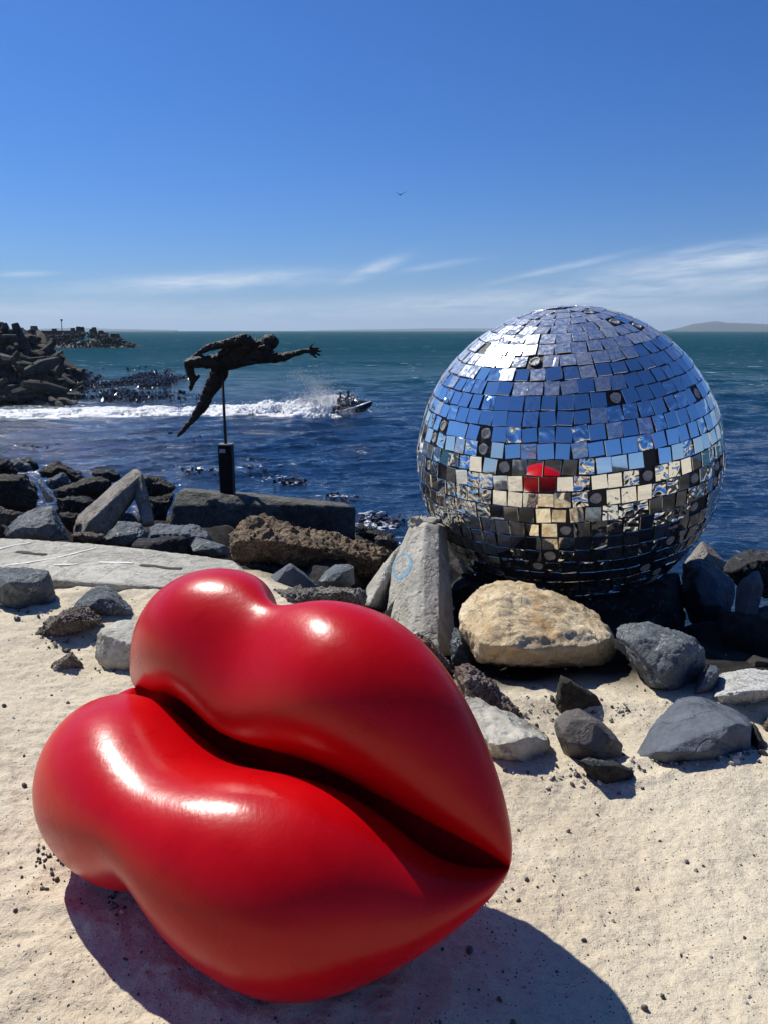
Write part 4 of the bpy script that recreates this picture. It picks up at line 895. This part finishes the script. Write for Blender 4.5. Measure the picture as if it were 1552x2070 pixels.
# ---------------------------------------------------------------- kelp
def build_kelp():
    rs = random.Random(3); V = []; Fc = []
    def blade(x, y, L, a, h):
        b = len(V); w_ = rs.uniform(.03, .09); n = 4; ca, sa = math.cos(a), math.sin(a); z0 = SEA_Z - .05
        for i in range(n + 1):
            t = i / n; px_, pz = L * t, h * math.sin(math.pi * min(1, t * 1.1 + .1)); ww = w_ * (1 - .7 * t)
            for s in (-1, 1): V.append((x + ca * px_ - sa * ww * s, y + sa * px_ + ca * ww * s, z0 + pz))
        for i in range(n): k = b + 2 * i; Fc.append((k, k + 1, k + 3, k + 2))
    for i in range(4200):
        px = rs.triangular(120, 420, 260); py = rs.gauss(775, 14) if rs.random() < .7 else rs.uniform(750, 812)
        if px > 300 and rs.random() < .5: py = rs.gauss(770, 7)
        if py < 745 or py > 818: continue
        p = PZ(px, py, SEA_Z); 
        if noise.noise(Vector((p.x * .25, p.y * .08, 0))) < -.05: continue
        blade(p.x, p.y, rs.uniform(.3, 1.1), rs.uniform(0, 6.3), rs.uniform(.12, .5))
    for (cx, cy, sx_, sy_, n) in ((590, 975, 26, 4, 50), (545, 960, 40, 5, 8), (400, 955, 60, 6, 20), (690, 1003, 30, 4, 16), (480, 935, 100, 14, 14), (60, 905, 60, 8, 12), (770, 1055, 40, 12, 90), (330, 880, 120, 16, 5)):
        for i in range(n):
            p = PZ(rs.gauss(cx, sx_ * .6), rs.gauss(cy, sy_ * .6), SEA_Z); blade(p.x, p.y, rs.uniform(.1, .45), rs.uniform(0, 6.3), rs.uniform(.07, .2))
    m, n, b = new_mat('kelp'); b.inputs['Base Color'].default_value = (.025, .014, .012, 1); b.inputs['Roughness'].default_value = .18
    me = bpy.data.meshes.new('kelp'); me.from_pydata(V, [], Fc); me.materials.append(m)
    tag(obj_from_mesh('kelp', me), 'dark kelp fronds breaking the surface off the breakwater', kind='stuff')
build_kelp()

# ---------------------------------------------------------------- wake, spray
foam_m, n_, b_ = new_mat('white_foam'); Pf = n_.node('ShaderNodeTexCoord').outputs['Object']
n_.l.new(n_.mix(n_.ramp(n_.noise(Pf, 1.6, 7, .7, .6), .26, .44), (.40, .52, .56, 1), (.93, .94, .94, 1)), b_.inputs['Base Color']); b_.inputs['Roughness'].default_value = .7
tr_ = n_.node('ShaderNodeBsdfTranslucent'); tr_.inputs[0].default_value = (.9, .93, .95, 1); mx_ = n_.node('ShaderNodeMixShader'); mx_.inputs[0].default_value = .12
n_.l.new(b_.outputs[0], mx_.inputs[1]); n_.l.new(tr_.outputs[0], mx_.inputs[2]); n_.l.new(mx_.outputs[0], n_.n['Material Output'].inputs[0])
bp_ = n_.node('ShaderNodeBump', inp={'Height': n_.noise(Pf, 3, 6, .7), 'Strength': 1., 'Distance': .10}); n_.l.new(bp_.outputs[0], b_.inputs['Normal'])
def build_wake():
    nx, ny = 900, 130
    px = np.linspace(-160, 752, nx); 
    t = np.linspace(-1, 1, ny)
    cy = np.interp(px, [-160, 0, 300, 500, 640, 720, 752], [836, 835, 831, 828, 829, 835, 838])
    hw = np.interp(px, [-160, 0, 300, 500, 600, 680, 735, 752], [5.2, 5.0, 4.4, 3.6, 3.6, 3.4, 1.8, .3])
    V = np.zeros((nx, ny, 3)); C = [PZ(float(a), float(b), SEA_Z) for a, b in zip(px, cy)]
    Cx = np.array([c.x for c in C]); Cy = np.array([c.y for c in C])
    Xx = Cx[:, None] + 0 * t[None]; Yy = Cy[:, None] + hw[:, None] * t[None]
    hump = np.interp(px, [-160, 0, 400, 520, 600, 660, 700, 735, 752], [.12, .14, .22, .36, .62, .85, .75, .4, .1])
    prof = np.clip(1 - np.abs(t) ** 2.2, 0, 1)[None] * np.interp(t, [-1, 0, 1], [1.0, 1.0, .8])[None]
    nz = fbm(Xx * .8, Yy * 1.1, 5, 61, .62); spike = np.maximum(fbm(Xx * 3.2, Yy * 2.2, 3, 71, .6), 0) ** 2
    H = hump[:, None] * prof * (.62 + .55 * nz) + spike * hump[:, None] * prof * .10 + .05
    edge = (1 - prof) * .55 + .10 * (nz < -.3)
    z = SEA_Z + H - edge - .02 * 0
    V = np.stack([Xx + .25 * fbm(Xx * 1.5, Yy * 1.5, 2, 5), Yy, z], -1)
    me = np_mesh('wake_foam', V.reshape(-1, 3), grid_faces(nx, ny), foam_m)
    tag(obj_from_mesh('wake_foam', me), 'long white foaming wake behind the watercraft', kind='stuff')
    # spray droplets thrown up
    rs = np.random.RandomState(8); P = []; S = []
    def add(n, cx, cy, sx_, sy_, base_y, s0, s1):
        for i in range(n):
            a = cx + rs.normal() * sx_; b = cy - abs(rs.normal()) * sy_
            Yd = PZ(a, base_y, SEA_Z).y + rs.normal() * .8; P.append(PY(a, b, Yd)); S.append(rs.uniform(s0, s1))
    add(7000, 655, 824, 32, 13, 832, .005, .018); add(4500, 645, 808, 18, 22, 832, .003, .010); add(900, 560, 825, 40, 7, 830, .005, .018)
    add(1600, 708, 838, 12, 9, 838, .005, .018); add(1200, 688, 818, 14, 9, 835, .004, .016); add(1600, 200, 826, 240, 2.0, 832, .006, .02)
    for i in range(2200):
        u = rs.rand(); a = 655 - 70 * u + rs.normal() * 9; b = 795 - 38 * math.sin(u * 2.2) + rs.normal() * 6; P.append(PY(a, b, 49 + rs.normal())); S.append(rs.uniform(.003, .008))
    P = np.array(P); S = np.array(S); T = np.array([(1, 1, 1), (1, -1, -1), (-1, 1, -1), (-1, -1, 1)]) * 1.0
    ang = rs.rand(len(P), 3, 3); VV = P[:, None] + np.einsum('kj,nji->nki', T, np.linalg.qr(ang - .5)[0]) * S[:, None, None]
    b = np.arange(len(P))[:, None, None] * 4; Ff = (b + np.array([(0, 1, 2), (0, 3, 1), (0, 2, 3), (1, 3, 2)])[None]).reshape(-1, 3)
    sp = foam_m; me = np_mesh('spray', VV.reshape(-1, 3), Ff, sp)
    tag(obj_from_mesh('spray', me), 'fine white spray thrown up by the watercraft', kind='stuff')
    # small patches of foam on half awash rocks
    rs2 = random.Random(2); bm = bmesh.new()
    for (cx, cy, sx_, sy_, n) in ((560, 966, 22, 4, 14), (585, 976, 24, 3, 20), (690, 1003, 26, 3, 34), (760, 1060, 32, 9, 110), (400, 948, 50, 5, 24), (540, 940, 30, 3, 8), (745, 1040, 22, 5, 30)):
        for i in range(n):
            p = PZ(rs2.gauss(cx, sx_ * .6), rs2.gauss(cy, sy_ * .6), SEA_Z + .03); s = rs2.uniform(.015, .05)
            bmesh.ops.create_icosphere(bm, subdivisions=1, radius=s, matrix=Matrix.Translation(p) @ Matrix.Diagonal((rs2.uniform(1, 2.6), 1, .45, 1)))
    tag(obj_from_bm('shore_foam', bm, foam_m, None, True), 'broken patches of foam where waves wash the rocks', kind='stuff')
build_wake()

# ---------------------------------------------------------------- watercraft and riders
def build_ski():
    root = empty('jet_ski', PZ(712, 838, SEA_Z) + Vector((0, 0, .12)), (0, 0, 0)); tag(root, 'dark and white personal watercraft speeding to the right with its nose up', 'jet ski')
    Rm = Euler((R_(4), R_(-11), R_(-24)), 'XYZ').to_matrix().to_4x4(); root.rotation_euler = Rm.to_euler(); root.scale = (.86, .86, .86); Rm = Rm @ Matrix.Scale(.86, 4)
    black = simple_mat('dark_hull_plastic', (.012, .014, .03), .3); white = simple_mat('white_hull_plastic', (.75, .77, .8), .3, var=.03); seatm = simple_mat('black_vinyl', (.015, .015, .017), .5)
    def loft(name, secs, mat, par=root):
        bm = bmesh.new(); rings = [[bm.verts.new(p) for p in s] for s in secs]; n = len(secs[0])
        for a, b in zip(rings, rings[1:]):
            for i in range(n): j = (i + 1) % n; bm.faces.new((a[i], a[j], b[j], b[i]))
        bm.faces.new(rings[0][::-1]); bm.faces.new(rings[-1]); bmesh.ops.recalc_face_normals(bm, faces=bm.faces)
        me = bpy.data.meshes.new(name); bm.to_mesh(me); bm.free(); return obj_from_mesh(name, me, mat, par, True)
    def sec(x, w, zk, zc, zd): return [(x, 0, zk), (x, w * .7, zk + (zc - zk) * .5), (x, w, zc), (x, w * .96, zd), (x, 0, zd + .03), (x, -w * .96, zd), (x, -w, zc), (x, -w * .7, zk + (zc - zk) * .5)]
    loft('hull', [sec(-1.5, .50, -.1, .15, .3), sec(-.6, .58, -.15, .15, .33), sec(.4, .58, -.14, .2, .38), sec(1.1, .42, -.02, .3, .46), sec(1.5, .22, .16, .42, .5), sec(1.72, .05, .36, .5, .53)], black)
    def sec2(x, w, z0, z1): return [(x, w, z0), (x, w * .98, (z0 + z1) / 2), (x, w * .6, z1), (x, -w * .6, z1), (x, -w * .98, (z0 + z1) / 2), (x, -w, z0)]
    loft('side_stripe', [sec2(-.3, .595, .30, .36), sec2(.4, .60, .33, .42), sec2(1.1, .45, .40, .52), sec2(1.5, .25, .48, .56), sec2(1.7, .07, .52, .56)], white)
    loft('bonnet', [sec2(.25, .30, .36, .80), sec2(.55, .34, .38, .86), sec2(.9, .30, .42, .76), sec2(1.25, .2, .48, .62), sec2(1.45, .08, .52, .57)], black)
    loft('seat', [sec2(-1.35, .2, .3, .62), sec2(-.9, .24, .3, .72), sec2(-.2, .2, .33, .66), sec2(.3, .16, .36, .72)], seatm)
    bm = bmesh.new(); bmesh.ops.create_cone(bm, segments=8, radius1=.025, radius2=.025, depth=.75, cap_ends=True, matrix=Matrix.Translation((.35, 0, .98)) @ Matrix.Rotation(R_(90), 4, 'X')); obj_from_bm('handlebar', bm, seatm, root)
    bm = bmesh.new(); bmesh.ops.create_cone(bm, segments=8, radius1=.06, radius2=.04, depth=.25, cap_ends=True, matrix=Matrix.Translation((.38, 0, .88))); obj_from_bm('steering_post', bm, seatm, root)
    for s in (-1, 1):
        bm = bmesh.new(); bmesh.ops.create_uvsphere(bm, u_segments=8, v_segments=6, radius=.08, matrix=Matrix.Translation((.75, .3 * s, .72)) @ Matrix.Diagonal((.6, .7, 1, 1))); obj_from_bm('wing_mirror', bm, white, root)
    def rider(x0, label, vest, lean, helm):
        b = Vector((x0, 0, .70)); V = Vector
        n = {'pel': (b, .15, .17), 'wst': (b + V((.10 * lean, 0, .2)), .12, .15), 'cst': (b + V((.24 * lean, 0, .42)), .13, .19), 'nck': (b + V((.33 * lean, 0, .58)), .055, .055), 'hd': (b + V((.38 * lean, 0, .72)), .09, .09), 'top': (b + V((.38 * lean, 0, .80)), .07, .07)}
        e = [('pel', 'wst'), ('wst', 'cst'), ('cst', 'nck'), ('nck', 'hd'), ('hd', 'top')]
        for s, nm in ((1, 'l'), (-1, 'r')):
            n[nm + 'sh'] = (b + V((.25 * lean, .2 * s, .47)), .06, .06); n[nm + 'el'] = (b + V((.45, .30 * s, .30)), .045, .045); n[nm + 'ha'] = (b + V((.68, .26 * s, .28)), .035, .04)
            n[nm + 'kn'] = (b + V((.40, .30 * s, -.05)), .075, .075); n[nm + 'ft'] = (b + V((.25, .36 * s, -.38)), .05, .05); n[nm + 'to'] = (b + V((.42, .38 * s, -.42)), .04, .035)
            e += [('cst', nm + 'sh'), (nm + 'sh', nm + 'el'), (nm + 'el', nm + 'ha'), ('pel', nm + 'kn'), (nm + 'kn', nm + 'ft'), (nm + 'ft', nm + 'to')]
        me = skin_mesh('person', n, e, 2)
        o = obj_from_mesh('person', me, simple_mat('wetsuit', (.02, .02, .025), .6), None, True); tag(o, label, 'person')
        o.matrix_world = Matrix.Translation(root.location) @ Rm
        nv = {'a': (b + V((.06 * lean, 0, .12)), .155, .18), 'b': (b + V((.16 * lean, 0, .30)), .155, .20), 'c': (b + V((.25 * lean, 0, .46)), .13, .20)}
        obj_from_mesh('life_vest', skin_mesh('life_vest', nv, [('a', 'b'), ('b', 'c')], 2), vest, o, True)
        bm = bmesh.new(); bmesh.ops.create_uvsphere(bm, u_segments=12, v_segments=8, radius=.125, matrix=Matrix.Translation(b + V((.37 * lean, 0, .77)))); obj_from_bm('hair', bm, helm, o, True)
        bm = bmesh.new(); bmesh.ops.create_uvsphere(bm, u_segments=10, v_segments=8, radius=.085, matrix=Matrix.Translation(b + V((.37 * lean + .06, 0, .73)))); obj_from_bm('face', bm, skinm, o, True)
        for s in (-1, 1):
            bm = bmesh.new(); bmesh.ops.create_cone(bm, segments=8, radius1=.055, radius2=.045, depth=.36, cap_ends=True, matrix=Matrix.Translation(b + V((.57, .28 * s, .29))) @ Matrix.Rotation(R_(90), 4, 'Y'))
            obj_from_bm('forearm', bm, skinm, o, True)

    skinm = simple_mat('skin', (.55, .33, .24), .5, var=.05); dkh = simple_mat('dark_hair', (.015, .012, .012), .6)
    rider(-.35, 'person in a pale grey vest steering the watercraft, dark hair', simple_mat('grey_vest', (.45, .47, .48), .7), 1.1, dkh)
    rider(-.92, 'person in a dark vest riding pillion behind the driver', simple_mat('dark_vest', (.03, .03, .05), .7), .9, dkh)
build_ski()

# ---------------------------------------------------------------- bird
def build_bird():
    V = [(-.30, 0, 0), (.32, 0, .02), (.12, .06, .03), (.12, -.06, .03), (0, 0, .07), (0, 0, -.05), (-.45, .08, 0), (-.45, -.08, 0),
         (.16, .05, .03), (-.10, .05, .03), (.10, .42, .20), (-.06, .42, .19), (-.12, .85, .12), (.16, -.05, .03), (-.10, -.05, .03), (.12, -.40, .26), (-.04, -.40, .25), (-.10, -.78, .42)]
    Fc = [(1, 2, 4), (1, 4, 3), (1, 5, 2), (1, 3, 5), (0, 4, 2), (0, 3, 4), (0, 2, 5), (0, 5, 3), (0, 6, 7)]
    bm = bmesh.new(); vs_ = [bm.verts.new(v) for v in V]
    for f in Fc: bm.faces.new([vs_[i] for i in f])
    root = obj_from_bm('gull', bm, simple_mat('dark_feathers', (.03, .03, .035), .7)); root.location = PY(808, 394, 70); root.rotation_euler = (R_(8), R_(-6), R_(70))
    tag(root, 'small dark gull flying high over the sea', 'bird')
    for k in (8, 13):
        bm = bmesh.new(); v = [bm.verts.new(V[i]) for i in range(k, k + 5)]; bm.faces.new((v[0], v[1], v[3], v[2])); bm.faces.new((v[2], v[3], v[4]))
        r = bmesh.ops.solidify(bm, geom=bm.faces, thickness=.02); obj_from_bm('wing', bm, root.data.materials[0], root)
build_bird()

# ---------------------------------------------------------------- loose stones
def pebble_bm(bm, p, s, rs):
    r = bmesh.ops.create_icosphere(bm, subdivisions=1, radius=s, matrix=Matrix.Translation(p) @ Euler((rs.uniform(0, 6), rs.uniform(0, 6), rs.uniform(0, 6))).to_matrix().to_4x4() @ Matrix.Diagonal((1, rs.uniform(.6, .95), rs.uniform(.45, .7), 1)))
    for v in r['verts']: v.co += Vector([rs.uniform(-.14, .14) * s for _ in range(3)])
bpy.context.view_layer.update(); DG = bpy.context.evaluated_depsgraph_get()
GROUND = bpy.data.objects['ground']
def gz(x, y):
    ok, p, n, i = GROUND.ray_cast(Vector((x, y, 8)), Vector((0, 0, -1)), distance=30)
    return p.z if ok else float(ground_h(x, y))
def build_pebbles():
    rs = random.Random(17); bm = bmesh.new(); bm2 = bmesh.new()
    for i in range(3000):
        y = .9 + rs.random() ** 1.6 * 4.2; x = rs.uniform(-.62, .62) * (y * .9 + .5)
        s = min(.010, .0009 * (1 / (rs.random() + .08)) ** 1.0 + .0010)
        pebble_bm(bm if rs.random() < .8 else bm2, (x, y, gz(x, y) + s * .2), s, rs)
    for cx, cy, n, sp, smin, smax in ((100, 1730, 30, 18, .003, .009), (60, 1790, 10, 40, .003, .008), (1010, 1790, 14, 30, .002, .007), (240, 1830, 16, 40, .003, .008)):
        for i in range(n):
            p = PZ(rs.gauss(cx, sp), rs.gauss(cy, sp * .6), 0.); s = rs.uniform(smin, smax); pebble_bm(bm, (p.x, p.y, gz(p.x, p.y) + s * .3), s, rs)
    for k in range(420):
        cx, cy = rs.choice([(1090, 1450), (1240, 1430), (1010, 1520), (1330, 1535), (1480, 1535), (1150, 1560), (130, 1290), (250, 1280), (60, 1235), (200, 1350), (930, 1400), (1120, 1400)])
        p = PG(rs.gauss(cx, 45), rs.gauss(cy, 12)); s = rs.uniform(.003, .013) if rs.random() < .93 else rs.uniform(.014, .028); pebble_bm(bm if rs.random() < .6 else bm2, (p.x, p.y, gz(p.x, p.y) + s * .25), s, rs)
    dkm = simple_mat('dark_pebbles', (.07, .06, .055), .6, bscale=200, var=.5)
    tag(obj_from_bm('pebbles', bm, dkm), 'tiny dark pebbles scattered over the sand', kind='stuff')
    tag(obj_from_bm('shell_grit', bm2, simple_mat('pale_grit', (.5, .46, .4), .6, bscale=200)), 'pale shell grit scattered over the sand', kind='stuff')
    for lab, px, py, s in (('dark pebble on the sand close to the left bulge of the lower lip', 50, 1586, .014), ('grey pebble just outside the left end of the lips shadow', 114, 1766, .010), ('pair forming round pebble nearer the frame corner below the lips left end', 86, 1790, .010),
                           ('pale grey pebble lying inside the lips shadow under the lower lip', 230, 1832, .014), ('brown pebble beside the right tip of the lips shadow edge', 1047, 1815, .008), ('dark angular pebble on open sand right of the lips point', 1288, 1782, .008),
                           ('dark pebble near the bottom right of the lips shadow on bright sand', 1302, 2032, .011), ('reddish dark pebble inside the right part of the lips shadow', 948, 1919, .015), ('small dark stick like stone at the left edge of the sand', 10, 1430, .014)):
        bm = bmesh.new(); pebble_bm(bm, (0, 0, 0), s, rs); bmesh.ops.subdivide_edges(bm, edges=bm.edges, cuts=1, smooth=.6); p = PZ(px, py, 0); o = obj_from_bm('pebble', bm, dkm if 'pale' not in lab else M['bluegrey'], None, True); o.location = (p.x, p.y, gz(p.x, p.y) + s * .3); tag(o, lab, 'pebble')
build_pebbles()
def build_fill():
    """shaded rubble that fills the slope down to the sea"""
    rs = random.Random(33); protos = []
    for k in range(6):
        pts = [Vector([rs.gauss(0, 1) for _ in range(3)]).normalized() * rs.uniform(.75, 1.) for _ in range(14)]
        pts = [Vector((p.x, p.y * .85, p.z * .7)) for p in pts]
        bm = hull_mesh(pts, .14, .09, 1.6, k * 3.3, 1, 0., 6); me = bpy.data.meshes.new('rock'); bm.to_mesh(me); bm.free(); me.shade_smooth(); protos.append(me)
    n = 0; tries = 0
    while n < 190 and tries < 9000:
        tries += 1
        y = rs.uniform(4.3, 17); x = rs.uniform(-.62, .62 if rs.random() < .4 else 0.) * y
        t = y - float(edge_y(x))
        if t < .9: continue
        s = rs.uniform(.14, .42) * (1 if y < 9 else 1.3); z = float(ground_h(x, y)) + s * .15
        if (Vector((x, y, z)) - BC).length < BR + s * 1.05: continue
        px, py = proj((x, y, z + s * .75)); hp = s * F / y
        lim = 1e9
        for a in (-hp, 0, hp):
            q = px + a; l = 955 if q < 335 else (1000 if q < 725 else (1062 if q < 850 else 1120))
            lim = l if lim == 1e9 else max(lim, l)
        if py < lim: continue
        # keep the sunlit sand gap and the concrete slab clear
        if px < 520 and py > 1060: continue
        me = protos[n % 6].copy() if n < 12 else protos[n % 6]
        o = bpy.data.objects.new('rock', me); COL.objects.link(o); o.location = (x, y, z); o.scale = (s, s, s); o.rotation_euler = (rs.uniform(-.5, .5), rs.uniform(-.5, .5), rs.uniform(0, 6.3))
        if not o.data.materials: o.data.materials.append(M['dark' if n % 3 else 'darkbrown'])
        wh = 'under the mirror ball' if 840 < px < 1460 and y < 7.5 else ('left of the statue block' if px < 340 else ('behind the statue block' if px < 725 and y > 9.5 else ('right of the mirror ball' if px > 1400 else 'between the statue block and the ball')))
        tag(o, '%s %s rock in the shaded rubble %s' % ('large' if s > .38 else ('small' if s < .24 else 'medium'), 'dark brown' if me.materials and 'brown' in me.materials[0].name else 'black', wh), 'rock', 'dark rubble rocks filling the slope to the sea'); n += 1
    # boulders on the bank behind the photographer, seen only in the mirrors
    for k in range(26):
        s = rs.uniform(.4, 1.1); x = rs.uniform(-14, 14); y = rs.uniform(-13, -6)
        o = bpy.data.objects.new('rock', protos[k % 6].copy()); o.data.materials.clear(); o.data.materials.append(M[rs.choice(['conc_warm', 'dark', 'brownrough', 'concrete', 'white'])]); COL.objects.link(o)
        o.location = (x, y, float(ground_h(x, y)) + s * .2); o.scale = (s, s, s); o.rotation_euler = (0, 0, rs.uniform(0, 6.3))
        tag(o, 'boulder on the bank behind the viewpoint', 'rock', 'boulders on the bank behind the viewpoint')
build_fill()

# ---------------------------------------------------------------- sea air between the viewpoint and the far hills
def build_haze():
    bm = bmesh.new(); L = 12600
    bmesh.ops.create_cube(bm, size=1, matrix=Matrix.Translation((0, 0, (140 - 9) / 2)) @ Matrix.Diagonal((2 * L, 2 * L, 149, 1)))
    m = bpy.data.materials.new('sea_haze'); m.use_nodes = True; n = m.node_tree.nodes; n.remove(n['Principled BSDF'])
    v = n.new('ShaderNodeVolumePrincipled'); v.inputs['Color'].default_value = (.70, .85, 1, 1); v.inputs['Density'].default_value = 9e-5; v.inputs['Anisotropy'].default_value = .2
    m.node_tree.links.new(v.outputs[0], n['Material Output'].inputs['Volume'])
    tag(obj_from_bm('haze', bm, m), kind='stuff')
build_haze()
